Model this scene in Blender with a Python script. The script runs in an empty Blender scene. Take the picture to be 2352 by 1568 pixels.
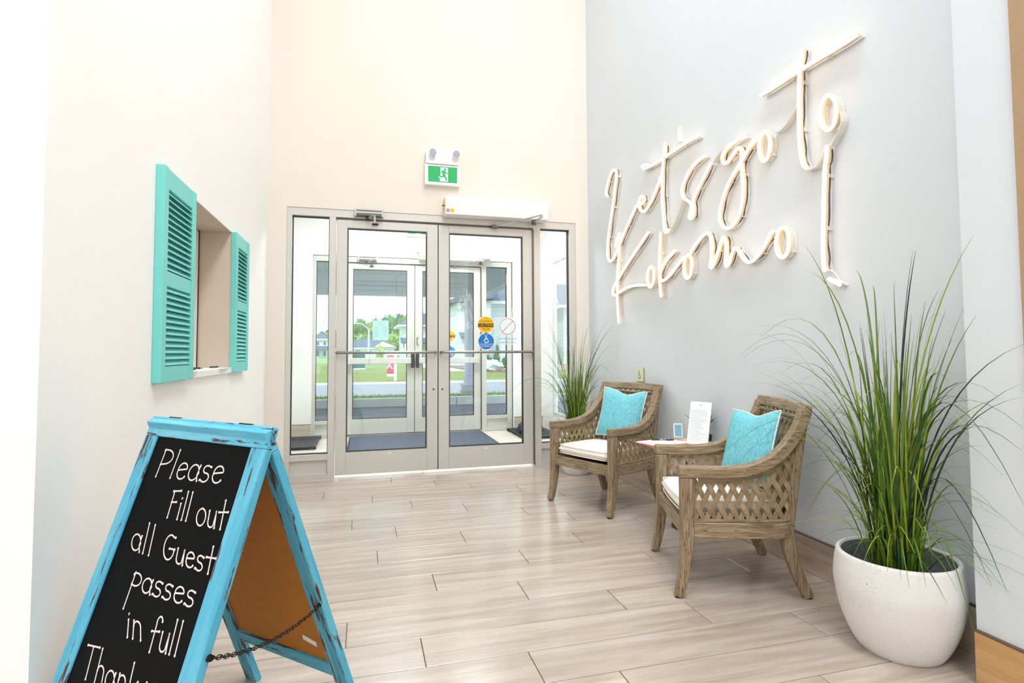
import bpy, bmesh, math, random
from mathutils import Vector, Matrix, noise

random.seed(7)
scene = bpy.context.scene
COL = scene.collection
PI = math.pi
R = math.radians


def S(r, g, b):
    """sRGB 0-255 -> linear rgba"""
    o = []
    for c in (r, g, b):
        c /= 255.0
        o.append(c / 12.92 if c <= 0.04045 else ((c + 0.055) / 1.055) ** 2.4)
    return (o[0], o[1], o[2], 1.0)


# ------------------------------------------------------------------ camera
CAM_H = 1.05
FPX, CXP, CYP = 1263.6, 1176.0, 752.26
YAW, PITCH, ROLL = 0.2612, 0.0445, -0.0051
fw = Vector((math.sin(YAW) * math.cos(PITCH), math.cos(YAW) * math.cos(PITCH), math.sin(PITCH)))
rt = Vector((math.cos(YAW), -math.sin(YAW), 0))
up = rt.cross(fw)
rt2 = rt * math.cos(ROLL) + up * math.sin(ROLL)
up2 = up * math.cos(ROLL) - rt * math.sin(ROLL)
cam_data = bpy.data.cameras.new('camera')
cam = bpy.data.objects.new('camera', cam_data)
COL.objects.link(cam)
cam.matrix_world = Matrix(((rt2.x, up2.x, -fw.x, 0), (rt2.y, up2.y, -fw.y, 0), (rt2.z, up2.z, -fw.z, CAM_H), (0, 0, 0, 1)))
cam_data.sensor_width = 36.0
cam_data.lens = FPX / 2352 * 36.0
cam_data.shift_y = (CYP - 784) / 2352
cam_data.clip_start = 0.05
cam_data.clip_end = 600
scene.camera = cam


def at(u, v, Y):
    """point of the real depth plane Y that the photograph shows at pixel u, v"""
    d = rt2 * ((u - CXP) / FPX) - up2 * ((v - CYP) / FPX) + fw
    t = Y / d.y
    return Vector((d.x * t, Y, CAM_H + d.z * t))


# ------------------------------------------------------------------ world and sun
world = bpy.data.worlds.new('sky')
scene.world = world
world.use_nodes = True
wt = world.node_tree
for n in list(wt.nodes):
    wt.nodes.remove(n)


def wn(t):
    return wt.nodes.new(t)


tc = wn('ShaderNodeTexCoord')
sep = wn('ShaderNodeSeparateXYZ')
wt.links.new(tc.outputs['Generated'], sep.inputs[0])
grad = wn('ShaderNodeValToRGB')
grad.color_ramp.elements[0].position = 0.0
grad.color_ramp.elements[0].color = (0.80, 0.91, 0.97, 1)
grad.color_ramp.elements[1].position = 0.6
grad.color_ramp.elements[1].color = (0.50, 0.69, 0.93, 1)
wt.links.new(sep.outputs['Z'], grad.inputs[0])
mp = wn('ShaderNodeMapping')
mp.inputs['Scale'].default_value = (1.6, 1.6, 5.0)
wt.links.new(tc.outputs['Generated'], mp.inputs[0])
nz = wn('ShaderNodeTexNoise')
nz.inputs['Scale'].default_value = 1.7
nz.inputs['Detail'].default_value = 7
wt.links.new(mp.outputs[0], nz.inputs['Vector'])
cr = wn('ShaderNodeValToRGB')
cr.color_ramp.elements[0].position = 0.40
cr.color_ramp.elements[1].position = 0.62
wt.links.new(nz.outputs['Fac'], cr.inputs[0])
mx = wn('ShaderNodeMixRGB')
mx.inputs['Color2'].default_value = (1.0, 1.0, 1.0, 1)
wt.links.new(cr.outputs['Color'], mx.inputs['Fac'])
wt.links.new(grad.outputs['Color'], mx.inputs['Color1'])
bg = wn('ShaderNodeBackground')
bg.inputs['Strength'].default_value = 1.55
wt.links.new(mx.outputs['Color'], bg.inputs['Color'])
wo = wn('ShaderNodeOutputWorld')
wt.links.new(bg.outputs[0], wo.inputs['Surface'])

sun_data = bpy.data.lights.new('sun', 'SUN')
sun_data.energy = 2.2
sun_data.angle = R(1.0)
sun_data.color = (1.0, 0.95, 0.86)
sun = bpy.data.objects.new('sun', sun_data)
COL.objects.link(sun)
sun.rotation_euler = Vector((0.45, 0.62, -0.85)).to_track_quat('-Z', 'Y').to_euler()
sun.location = (-10, -14, 20)


def area(name, loc, sx, sy, power, color, rot=(0, 0, 0)):
    d = bpy.data.lights.new(name, 'AREA')
    d.shape = 'RECTANGLE'
    d.size = sx
    d.size_y = sy
    d.energy = power
    d.color = color
    o = bpy.data.objects.new(name, d)
    COL.objects.link(o)
    o.location = loc
    o.rotation_euler = rot
    return o


CEIL = 6.0
WARM = (0.86, 0.93, 1.0)
NEUT = (0.85, 0.925, 1.0)
# light of the ceiling panels (the fixtures themselves are built with the room)
PANELS = [  # x, y, sx, sy, power, colour
    (1.15, 2.7, 0.9, 0.9, 25, WARM),
    (1.0, 0.8, 0.9, 0.9, 58, WARM),
    (1.0, -1.6, 1.2, 1.2, 120, NEUT),  # lounge panel added as fill light behind the camera
    (-2.6, -1.6, 1.2, 1.2, 70, NEUT),  # second lounge panel, also added for fill
]
for i, (x, y, sx, sy, pw, c) in enumerate(PANELS):
    area('panel_light', (x, y, CEIL - 0.06), sx, sy, pw, c)
area('vestibule_light', (0.65, 6.1, 2.93), 1.6, 0.6, 58, (0.96, 0.99, 1.0))

scene.view_settings.view_transform = 'Standard'
scene.view_settings.look = 'None'
scene.view_settings.exposure = 0.42
scene.view_settings.gamma = 1.0
scene.view_settings.use_curve_mapping = False

# ------------------------------------------------------------------ materials
MATS = {}


def newmat(name):
    m = bpy.data.materials.new(name)
    m.use_nodes = True
    nt = m.node_tree
    b = nt.nodes['Principled BSDF']
    MATS[name] = m
    return m, nt, b


def plain(name, col, rough=0.5, metal=0.0, spec=0.5, var=0.0, vscale=6.0, bump=0.0, bscale=80.0, coat=0.0, emit=None, estr=0.0):
    m, nt, b = newmat(name)
    b.inputs['Base Color'].default_value = col
    b.inputs['Roughness'].default_value = rough
    b.inputs['Metallic'].default_value = metal
    b.inputs['Specular IOR Level'].default_value = spec
    b.inputs['Coat Weight'].default_value = coat
    t = nt.nodes.new('ShaderNodeTexCoord')
    if var > 0:
        n = nt.nodes.new('ShaderNodeTexNoise')
        n.inputs['Scale'].default_value = vscale
        n.inputs['Detail'].default_value = 4
        nt.links.new(t.outputs['Object'], n.inputs['Vector'])
        r = nt.nodes.new('ShaderNodeValToRGB')
        r.color_ramp.elements[0].position = 0.3
        r.color_ramp.elements[1].position = 0.7
        r.color_ramp.elements[0].color = tuple(c * (1 - var) for c in col[:3]) + (1,)
        r.color_ramp.elements[1].color = tuple(min(1, c * (1 + var)) for c in col[:3]) + (1,)
        nt.links.new(n.outputs['Fac'], r.inputs[0])
        nt.links.new(r.outputs['Color'], b.inputs['Base Color'])
    if bump > 0:
        n2 = nt.nodes.new('ShaderNodeTexNoise')
        n2.inputs['Scale'].default_value = bscale
        n2.inputs['Detail'].default_value = 3
        nt.links.new(t.outputs['Object'], n2.inputs['Vector'])
        bp = nt.nodes.new('ShaderNodeBump')
        bp.inputs['Strength'].default_value = bump
        bp.inputs['Distance'].default_value = 0.002
        nt.links.new(n2.outputs['Fac'], bp.inputs['Height'])
        nt.links.new(bp.outputs['Normal'], b.inputs['Normal'])
    if emit:
        b.inputs['Emission Color'].default_value = emit
        b.inputs['Emission Strength'].default_value = estr
    return m


def grain(name, cols, scale, rough=0.45, randomize=True, bump=0.15, dark=None, dark_pos=0.66, knots=False, spec=0.5, coat=0.0, rvar=0.12):
    """streaky wood: cols = (low, mid, high); scale stretches the noise (small value = along the grain)"""
    m, nt, b = newmat(name)
    t = nt.nodes.new('ShaderNodeTexCoord')
    vec = t.outputs['Object']
    oi = nt.nodes.new('ShaderNodeObjectInfo')
    if randomize:
        ml = nt.nodes.new('ShaderNodeVectorMath')
        ml.operation = 'SCALE'
        ml.inputs[0].default_value = (37.0, 53.0, 71.0)
        nt.links.new(oi.outputs['Random'], ml.inputs['Scale'])
        ad = nt.nodes.new('ShaderNodeVectorMath')
        ad.operation = 'ADD'
        nt.links.new(vec, ad.inputs[0])
        nt.links.new(ml.outputs['Vector'], ad.inputs[1])
        vec = ad.outputs['Vector']
    mpn = nt.nodes.new('ShaderNodeMapping')
    mpn.inputs['Scale'].default_value = scale
    nt.links.new(vec, mpn.inputs[0])
    n = nt.nodes.new('ShaderNodeTexNoise')
    n.inputs['Scale'].default_value = 1.0
    n.inputs['Detail'].default_value = 6
    n.inputs['Roughness'].default_value = 0.6
    n.inputs['Distortion'].default_value = 0.6
    nt.links.new(mpn.outputs[0], n.inputs['Vector'])
    r = nt.nodes.new('ShaderNodeValToRGB')
    r.color_ramp.elements[0].position = 0.32
    r.color_ramp.elements[0].color = cols[0]
    r.color_ramp.elements[1].position = 0.70
    r.color_ramp.elements[1].color = cols[2]
    e = r.color_ramp.elements.new(0.5)
    e.color = cols[1]
    nt.links.new(n.outputs['Fac'], r.inputs[0])
    out = r.outputs['Color']
    if dark:
        mp2 = nt.nodes.new('ShaderNodeMapping')
        mp2.inputs['Scale'].default_value = tuple(s * 1.9 for s in scale)
        mp2.inputs['Location'].default_value = (3.1, 7.7, 1.3)
        nt.links.new(vec, mp2.inputs[0])
        n3 = nt.nodes.new('ShaderNodeTexNoise')
        n3.inputs['Scale'].default_value = 1.0
        n3.inputs['Detail'].default_value = 5
        n3.inputs['Roughness'].default_value = 0.65
        nt.links.new(mp2.outputs[0], n3.inputs['Vector'])
        r3 = nt.nodes.new('ShaderNodeValToRGB')
        r3.color_ramp.elements[0].position = dark_pos
        r3.color_ramp.elements[0].color = (0, 0, 0, 1)
        r3.color_ramp.elements[1].position = dark_pos + 0.03
        r3.color_ramp.elements[1].color = (1, 1, 1, 1)
        nt.links.new(n3.outputs['Fac'], r3.inputs[0])
        mm = nt.nodes.new('ShaderNodeMixRGB')
        mm.inputs['Color2'].default_value = dark
        nt.links.new(r3.outputs['Color'], mm.inputs['Fac'])
        nt.links.new(out, mm.inputs['Color1'])
        out = mm.outputs['Color']
    if randomize and rvar > 0:
        hv = nt.nodes.new('ShaderNodeHueSaturation')
        mr = nt.nodes.new('ShaderNodeMapRange')
        mr.inputs['To Min'].default_value = 1 - rvar
        mr.inputs['To Max'].default_value = 1 + rvar
        nt.links.new(oi.outputs['Random'], mr.inputs['Value'])
        nt.links.new(mr.outputs[0], hv.inputs['Value'])
        nt.links.new(out, hv.inputs['Color'])
        out = hv.outputs['Color']
    nt.links.new(out, b.inputs['Base Color'])
    b.inputs['Roughness'].default_value = rough
    b.inputs['Specular IOR Level'].default_value = spec
    b.inputs['Coat Weight'].default_value = coat
    b.inputs['Coat Roughness'].default_value = 0.25
    if bump > 0:
        bp = nt.nodes.new('ShaderNodeBump')
        bp.inputs['Strength'].default_value = bump
        bp.inputs['Distance'].default_value = 0.002
        nt.links.new(n.outputs['Fac'], bp.inputs['Height'])
        nt.links.new(bp.outputs['Normal'], b.inputs['Normal'])
    return m


def glassmat(name, tint, ior=1.45, refl=1.0):
    m = bpy.data.materials.new(name)
    m.use_nodes = True
    nt = m.node_tree
    for n in list(nt.nodes):
        nt.nodes.remove(n)
    o = nt.nodes.new('ShaderNodeOutputMaterial')
    mixn = nt.nodes.new('ShaderNodeMixShader')
    tr = nt.nodes.new('ShaderNodeBsdfTransparent')
    tr.inputs['Color'].default_value = tint
    gl = nt.nodes.new('ShaderNodeBsdfGlossy')
    gl.inputs['Roughness'].default_value = 0.0
    gl.inputs['Color'].default_value = (refl, refl, refl, 1)
    fr = nt.nodes.new('ShaderNodeFresnel')
    # same reflectance on the way in and out of the pane
    ge = nt.nodes.new('ShaderNodeNewGeometry')
    mr = nt.nodes.new('ShaderNodeMapRange')
    mr.inputs['To Min'].default_value = ior
    mr.inputs['To Max'].default_value = 1.0 / ior
    nt.links.new(ge.outputs['Backfacing'], mr.inputs['Value'])
    nt.links.new(mr.outputs[0], fr.inputs['IOR'])
    nt.links.new(fr.outputs[0], mixn.inputs[0])
    nt.links.new(tr.outputs[0], mixn.inputs[1])
    nt.links.new(gl.outputs[0], mixn.inputs[2])
    nt.links.new(mixn.outputs[0], o.inputs['Surface'])
    MATS[name] = m
    return m


def translucent(name, col, alpha):
    """thin film: part of the light passes straight through, the rest is scattered both ways"""
    m = bpy.data.materials.new(name)
    m.use_nodes = True
    nt = m.node_tree
    for n in list(nt.nodes):
        nt.nodes.remove(n)
    o = nt.nodes.new('ShaderNodeOutputMaterial')
    tr = nt.nodes.new('ShaderNodeBsdfTransparent')
    df = nt.nodes.new('ShaderNodeBsdfDiffuse')
    tl = nt.nodes.new('ShaderNodeBsdfTranslucent')
    df.inputs['Color'].default_value = col
    tl.inputs['Color'].default_value = col
    m1 = nt.nodes.new('ShaderNodeMixShader')
    m1.inputs[0].default_value = 0.2
    m2 = nt.nodes.new('ShaderNodeMixShader')
    m2.inputs[0].default_value = alpha
    nt.links.new(df.outputs[0], m1.inputs[1])
    nt.links.new(tl.outputs[0], m1.inputs[2])
    nt.links.new(tr.outputs[0], m2.inputs[1])
    nt.links.new(m1.outputs[0], m2.inputs[2])
    nt.links.new(m2.outputs[0], o.inputs['Surface'])
    MATS[name] = m
    return m


def speckled(name, col, spot, scale, pos):
    """pale cement with scattered short dark pits"""
    m, nt, b = newmat(name)
    t = nt.nodes.new('ShaderNodeTexCoord')
    mpn = nt.nodes.new('ShaderNodeMapping')
    mpn.inputs['Scale'].default_value = scale
    nt.links.new(t.outputs['Object'], mpn.inputs[0])
    n = nt.nodes.new('ShaderNodeTexNoise')
    n.inputs['Scale'].default_value = 1.0
    n.inputs['Detail'].default_value = 2
    nt.links.new(mpn.outputs[0], n.inputs['Vector'])
    n2 = nt.nodes.new('ShaderNodeTexNoise')
    n2.inputs['Scale'].default_value = 9.0
    nt.links.new(t.outputs['Object'], n2.inputs['Vector'])
    ad = nt.nodes.new('ShaderNodeMath')
    ad.operation = 'MULTIPLY_ADD'
    ad.inputs[1].default_value = 0.35
    nt.links.new(n2.outputs['Fac'], ad.inputs[0])
    nt.links.new(n.outputs['Fac'], ad.inputs[2])
    r = nt.nodes.new('ShaderNodeValToRGB')
    r.color_ramp.elements[0].position = pos
    r.color_ramp.elements[0].color = col
    r.color_ramp.elements[1].position = pos + 0.015
    r.color_ramp.elements[1].color = spot
    nt.links.new(ad.outputs[0], r.inputs[0])
    nt.links.new(r.outputs['Color'], b.inputs['Base Color'])
    b.inputs['Roughness'].default_value = 0.5
    return m


plain('paint_warm', S(250, 248, 245), 0.75, var=0.01, vscale=2, bump=0.05, bscale=220)
plain('paint_cream', S(236, 226, 214), 0.75, var=0.01, vscale=2, bump=0.05, bscale=220)
plain('paint_cool_dimmed', S(222, 226, 231), 0.75, var=0.01, vscale=2, bump=0.05, bscale=220)  # right wall's weaker, cooler light is put into this paint colour
plain('paint_white', S(242, 242, 240), 0.7)
plain('paint_tan', S(214, 197, 178), 0.7, var=0.02)
plain('wall_brown', S(178, 146, 112), 0.6, var=0.04)
plain('grout', S(176, 152, 134), 0.8)
plain('slab', S(214, 198, 184), 0.5, var=0.06)
grain('plank', (S(168, 151, 136), S(186, 170, 156), S(201, 188, 176)), (1.3, 17, 8), rough=0.2, bump=0.02, dark=S(152, 130, 112), dark_pos=0.71, rvar=0.06, spec=0.9)
grain('plank_pale', (S(220, 204, 188), S(233, 221, 207), S(242, 233, 222)), (1.3, 17, 8), rough=0.35, bump=0.05, rvar=0.05)
grain('tile_base', (S(168, 146, 126), S(196, 176, 156), S(214, 197, 178)), (8, 1.3, 17), rough=0.4, bump=0.05, dark=S(140, 116, 98), dark_pos=0.69, rvar=0.06)
grain('tile_base_side', (S(190, 140, 88), S(205, 160, 108), S(215, 174, 124)), (8, 1.3, 20), rough=0.4, bump=0.05, rvar=0.03)
grain('tile_base_vest', (S(188, 172, 152), S(208, 194, 176), S(222, 210, 194)), (1.3, 8, 17), rough=0.4, bump=0.05, rvar=0.03)
plain('trim_bronze', S(120, 102, 84), 0.35, 0.7)
plain('alu', S(214, 210, 203), 0.38, 0.2, var=0.015, vscale=30)
plain('alu_bright', S(205, 205, 205), 0.25, 0.8)
plain('alu_dark', S(110, 108, 104), 0.4, 0.6)
plain('gasket', S(30, 32, 36), 0.6)
plain('bronze_bar', S(150, 146, 140), 0.3, 0.6)
plain('white_metal', S(240, 238, 234), 0.4, 0.0)
plain('white_plastic', S(244, 244, 244), 0.35)
plain('black_plastic', S(28, 30, 33), 0.45)
plain('rubber', S(44, 52, 60), 0.5, var=0.1, vscale=30)
plain('chrome', S(200, 202, 205), 0.15, 1.0)
glassmat('glass', (0.955, 0.985, 0.98, 1))
glassmat('clear_glass', (0.97, 0.98, 0.98, 1))
plain('exit_green', S(0, 140, 74), 0.4, emit=S(0, 190, 95), estr=0.28)
plain('exit_white', S(205, 225, 238), 0.4, emit=S(205, 230, 245), estr=0.2)
plain('lamp_lens', S(176, 174, 196), 0.25, 0.1)
plain('yellow', S(250, 190, 20), 0.4)
plain('decal_black', S(40, 28, 18), 0.5)
plain('decal_blue', S(15, 125, 205), 0.4)
plain('decal_white', S(250, 250, 250), 0.5)
plain('decal_red', S(238, 120, 140), 0.5)
plain('print_grey', S(150, 158, 165), 0.6)
translucent('film_sheet', S(235, 242, 248), 0.5)
translucent('film_white', S(252, 252, 252), 0.9)
translucent('film_green', S(205, 242, 235), 0.85)
plain('shutter_teal', S(122, 214, 206), 0.45, var=0.02, vscale=12, bump=0.1, bscale=120)
grain('sign_blue', (S(70, 165, 196), S(92, 182, 210), S(125, 200, 218)), (26, 26, 2.6), rough=0.6, bump=0.4, dark=S(84, 40, 18), dark_pos=0.575, rvar=0.05)
grain('sign_blue_h', (S(70, 165, 196), S(92, 182, 210), S(125, 200, 218)), (2.6, 26, 26), rough=0.6, bump=0.4, dark=S(84, 40, 18), dark_pos=0.575, rvar=0.05)
plain('chalkboard', S(10, 10, 11), 0.6, spec=0.08, var=0.15, vscale=5)
plain('chalk', S(238, 222, 214), 0.8)
plain('hardboard', S(190, 120, 34), 0.6, var=0.08, vscale=50)
plain('chain_metal', S(40, 34, 30), 0.35, 0.8)
grain('weathered', (S(112, 92, 70), S(150, 128, 100), S(178, 158, 130)), (9, 9, 9), rough=0.55, bump=0.25, dark=S(70, 52, 36), dark_pos=0.66, rvar=0.06)
grain('weathered_long', (S(112, 92, 68), S(148, 125, 96), S(178, 157, 128)), (110, 110, 8), rough=0.55, bump=0.3, dark=S(62, 46, 32), dark_pos=0.585, rvar=0.06)
grain('weathered_y', (S(112, 92, 68), S(148, 125, 96), S(178, 157, 128)), (110, 8, 110), rough=0.55, bump=0.3, dark=S(62, 46, 32), dark_pos=0.60, rvar=0.06)
grain('weathered_x', (S(114, 95, 72), S(150, 129, 102), S(180, 161, 134)), (8, 110, 110), rough=0.55, bump=0.3, dark=S(62, 46, 32), dark_pos=0.60, rvar=0.06)
grain('weave', (S(140, 116, 86), S(160, 136, 104), S(176, 152, 120)), (25, 25, 10), rough=0.5, bump=0.1, rvar=0.08)
plain('cushion', S(243, 236, 226), 0.9, var=0.015, vscale=20, bump=0.25, bscale=500)
grain('pillow', (S(84, 172, 188), S(116, 198, 210), S(158, 218, 226)), (220, 220, 60), rough=0.9, bump=0.3, randomize=False)
plain('piping', S(245, 240, 230), 0.8)
plain('seam', S(214, 204, 190), 0.9)
speckled('pot_white', S(236, 233, 229), S(120, 112, 104), (150, 150, 420), 0.895)
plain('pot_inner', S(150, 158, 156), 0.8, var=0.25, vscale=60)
plain('soil', S(40, 34, 28), 0.9, var=0.3, vscale=60)
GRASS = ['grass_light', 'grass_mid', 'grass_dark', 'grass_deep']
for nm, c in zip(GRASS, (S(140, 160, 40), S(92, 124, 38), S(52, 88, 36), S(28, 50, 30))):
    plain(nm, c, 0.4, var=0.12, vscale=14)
plain('dark_wood', S(74, 54, 40), 0.4, var=0.15)
grain('pale_wood', (S(216, 192, 164), S(232, 212, 188), S(242, 226, 206)), (3, 30, 30), rough=0.4, bump=0.05)
plain('paper', S(250, 250, 250), 0.7)
plain('print_blue', S(206, 216, 226), 0.7)
plain('clip_red', S(226, 60, 80), 0.35)
plain('pen_black', S(34, 34, 44), 0.35)
plain('pen_grey', S(140, 140, 165), 0.3)
plain('card_blue', S(125, 175, 195), 0.5)
plain('cup_blue', S(70, 92, 110), 0.3)
plain('succulent', S(38, 66, 40), 0.35, var=0.25, vscale=25)
plain('succulent_light', S(120, 160, 50), 0.35, var=0.15, vscale=25)
plain('plate_green', S(226, 240, 205), 0.35)
plain('plate_symbol', S(90, 110, 95), 0.5)
plain('plate_edge', S(190, 160, 110), 0.4)
plain('neon', S(255, 236, 205), 0.4, emit=(1.0, 0.80, 0.56, 1), estr=4.2)
plain('neon_base', S(240, 215, 185), 0.5)
plain('neon_metal', S(226, 222, 214), 0.45, 0.1)
plain('neon_cable', S(84, 64, 48), 0.5)
plain('mat_blue', S(84, 92, 110), 0.95, var=0.35, vscale=160, bump=0.6, bscale=300)
plain('bag_black', S(40, 50, 62), 0.45, var=0.2, vscale=12)
plain('panel_lens', S(255, 255, 255), 0.5, emit=(1.0, 0.96, 0.9, 1), estr=2.0)
plain('asphalt', S(108, 110, 122), 0.9, var=0.08, vscale=2, bump=0.3, bscale=120)
plain('road', S(150, 152, 160), 0.9, var=0.05, vscale=1)
plain('concrete', S(226, 226, 221), 0.85, var=0.06, vscale=4)
plain('lawn', S(124, 136, 66), 0.95, var=0.14, vscale=0.6)
plain('grass_strip', S(120, 152, 66), 0.9, var=0.25, vscale=10)
plain('scrub', S(132, 160, 96), 0.95, var=0.25, vscale=1.2)
plain('mulch', S(150, 122, 108), 0.95, var=0.2, vscale=8)
plain('soffit', S(214, 222, 220), 0.6)
plain('fascia', S(206, 214, 212), 0.6)
plain('column_paint', S(205, 205, 220), 0.6)
plain('stone', S(196, 190, 180), 0.85, var=0.15, vscale=9)
plain('rock', S(196, 200, 206), 0.85, var=0.12, vscale=5, bump=0.5, bscale=8)
plain('utility_green', S(24, 92, 84), 0.5)
plain('sale_red', S(205, 60, 84), 0.5)
plain('lamp_grey', S(200, 204, 210), 0.4, 0.3)
plain('roof_blue', S(104, 112, 132), 0.8, var=0.12, vscale=1.5)
plain('roof_dark', S(92, 100, 118), 0.8, var=0.1, vscale=1)
plain('roof_white', S(232, 236, 238), 0.7)
plain('house_trim', S(240, 244, 246), 0.6)
plain('window_glass', S(96, 118, 140), 0.15)
plain('hedge', S(74, 108, 52), 0.9, var=0.35, vscale=9)
plain('trunk', S(98, 80, 62), 0.9)
for nm, c in (('leaf_a', S(92, 132, 54)), ('leaf_b', S(132, 160, 66)), ('leaf_c', S(58, 106, 66)), ('leaf_d', S(160, 176, 78))):
    plain(nm, c, 0.9, var=0.55, vscale=1.3)


def siding(name, col):
    m, nt, b = newmat(name)
    t = nt.nodes.new('ShaderNodeTexCoord')
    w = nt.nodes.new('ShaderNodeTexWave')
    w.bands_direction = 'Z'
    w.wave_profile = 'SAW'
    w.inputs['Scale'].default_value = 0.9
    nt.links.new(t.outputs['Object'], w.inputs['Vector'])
    bp = nt.nodes.new('ShaderNodeBump')
    bp.inputs['Strength'].default_value = 0.8
    bp.inputs['Distance'].default_value = 0.03
    nt.links.new(w.outputs['Fac'], bp.inputs['Height'])
    nt.links.new(bp.outputs['Normal'], b.inputs['Normal'])
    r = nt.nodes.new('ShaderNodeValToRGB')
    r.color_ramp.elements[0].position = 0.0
    r.color_ramp.elements[0].color = tuple(c * 0.72 for c in col[:3]) + (1,)  # shadow line under each lapped board, put into the colour
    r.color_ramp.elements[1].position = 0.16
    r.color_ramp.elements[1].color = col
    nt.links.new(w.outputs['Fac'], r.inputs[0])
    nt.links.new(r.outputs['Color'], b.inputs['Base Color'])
    b.inputs['Roughness'].default_value = 0.7


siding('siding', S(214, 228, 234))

# ------------------------------------------------------------------ mesh helpers
class MB:
    """collects shapes; build() links them as one mesh object"""

    def __init__(s):
        s.v, s.f = [], []

    def add(s, verts, faces):
        o = len(s.v)
        s.v += [tuple(p) for p in verts]
        s.f += [tuple(i + o for i in f) for f in faces]
        return s

    def box(s, x0, x1, y0, y1, z0, z1):
        return s.add([(x0, y0, z0), (x1, y0, z0), (x1, y1, z0), (x0, y1, z0), (x0, y0, z1), (x1, y0, z1), (x1, y1, z1), (x0, y1, z1)],
                     [(3, 2, 1, 0), (4, 5, 6, 7), (0, 1, 5, 4), (1, 2, 6, 5), (2, 3, 7, 6), (3, 0, 4, 7)])

    def prism(s, poly, axis, a, b):
        """poly: list of 2-D points extruded along axis ('x','y','z') from a to b"""
        n = len(poly)

        def mk(p, c):
            return {'x': (c, p[0], p[1]), 'y': (p[0], c, p[1]), 'z': (p[0], p[1], c)}[axis]
        vs = [mk(p, a) for p in poly] + [mk(p, b) for p in poly]
        fs = [tuple(range(n)), tuple(range(2 * n - 1, n - 1, -1))]
        for i in range(n):
            j = (i + 1) % n
            fs.append((j, i, i + n, j + n))
        return s.add(vs, fs)

    def sweep(s, pts, prof, N=None, closed=False, scale=None):
        """profile (p,q) swept along pts; q runs along N (fixed) or a transported frame, p sideways"""
        pts = [Vector(p) for p in pts]
        n, k = len(pts), len(prof)
        T = []
        for i in range(n):
            if closed:
                t = pts[(i + 1) % n] - pts[i - 1]
            else:
                t = pts[min(i + 1, n - 1)] - pts[max(i - 1, 0)]
            T.append(t.normalized())
        vs = []
        nn = None
        for i in range(n):
            if N is not None:
                q = Vector(N)
                q = (q - T[i] * q.dot(T[i])).normalized()
            else:
                if nn is None:
                    a = Vector((0, 0, 1)) if abs(T[0].z) < 0.9 else Vector((1, 0, 0))
                    nn = (a - T[0] * a.dot(T[0])).normalized()
                else:
                    nn = (nn - T[i] * nn.dot(T[i])).normalized()
                q = nn
            p = T[i].cross(q)
            sc = 1.0 if scale is None else scale[i]
            if not isinstance(sc, (tuple, list)):
                sc = (sc, sc)
            for a, b in prof:
                vs.append(pts[i] + p * a * sc[0] + q * b * sc[1])
        fs = []
        for i in range(n if closed else n - 1):
            i2 = (i + 1) % n
            for j in range(k):
                j2 = (j + 1) % k
                fs.append((i * k + j, i * k + j2, i2 * k + j2, i2 * k + j))
        if not closed:
            fs.append(tuple(range(k - 1, -1, -1)))
            fs.append(tuple((n - 1) * k + j for j in range(k)))
        return s.add(vs, fs)

    def tube(s, pts, r, seg=8, closed=False, scale=None):
        pr = [(r * math.cos(2 * PI * i / seg), r * math.sin(2 * PI * i / seg)) for i in range(seg)]
        return s.sweep(pts, pr, None, closed, scale)

    def lathe(s, prof, seg=32, cx=0, cy=0, cap0=True, cap1=True):
        n = len(prof)
        vs = []
        for r, z in prof:
            for i in range(seg):
                a = 2 * PI * i / seg
                vs.append((cx + r * math.cos(a), cy + r * math.sin(a), z))
        fs = []
        for k in range(n - 1):
            for i in range(seg):
                j = (i + 1) % seg
                fs.append((k * seg + i, k * seg + j, (k + 1) * seg + j, (k + 1) * seg + i))
        if cap0:
            fs.append(tuple(range(seg - 1, -1, -1)))
        if cap1:
            fs.append(tuple((n - 1) * seg + i for i in range(seg)))
        return s.add(vs, fs)

    def xf(s, M):
        s.v = [tuple(M @ Vector(p)) for p in s.v]
        return s

    # flat marks: a = right, b = up, lie at depth c, face -Y
    def disc(s, a, b, r, c=0.0, seg=28):
        vs = [(a + r * math.cos(2 * PI * i / seg), c, b + r * math.sin(2 * PI * i / seg)) for i in range(seg)]
        return s.add(vs, [tuple(range(seg))])

    def ring(s, a, b, r0, r1, c=0.0, seg=32, a0=0, a1=360):
        full = abs(a1 - a0) >= 360
        vs, fs = [], []
        m = seg if full else seg + 1
        for i in range(m):
            t = R(a0 + (a1 - a0) * i / seg)
            vs += [(a + r0 * math.cos(t), c, b + r0 * math.sin(t)), (a + r1 * math.cos(t), c, b + r1 * math.sin(t))]
        for i in range(seg):
            j = (i + 1) % m
            fs.append((2 * i, 2 * j, 2 * j + 1, 2 * i + 1))
        return s.add(vs, fs)

    def stroke(s, pts, w, c=0.0, cap=True, capr=0.5):
        n = len(pts)
        vs, fs = [], []
        for i in range(n):
            p0 = pts[max(i - 1, 0)]
            p1 = pts[min(i + 1, n - 1)]
            dx, dz = p1[0] - p0[0], p1[1] - p0[1]
            L = math.hypot(dx, dz) or 1
            nx, nz_ = -dz / L * w / 2, dx / L * w / 2
            vs += [(pts[i][0] + nx, c, pts[i][1] + nz_), (pts[i][0] - nx, c, pts[i][1] - nz_)]
        for i in range(n - 1):
            fs.append((2 * i, 2 * i + 1, 2 * i + 3, 2 * i + 2))
        s.add(vs, fs)
        if cap:
            for p in (pts[0], pts[-1]):
                s.disc(p[0], p[1], w * capr, c - 0.0001, 10)
        return s

    def rect(s, a0, a1, b0, b1, c=0.0):
        return s.add([(a0, c, b0), (a1, c, b0), (a1, c, b1), (a0, c, b1)], [(0, 1, 2, 3)])

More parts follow.
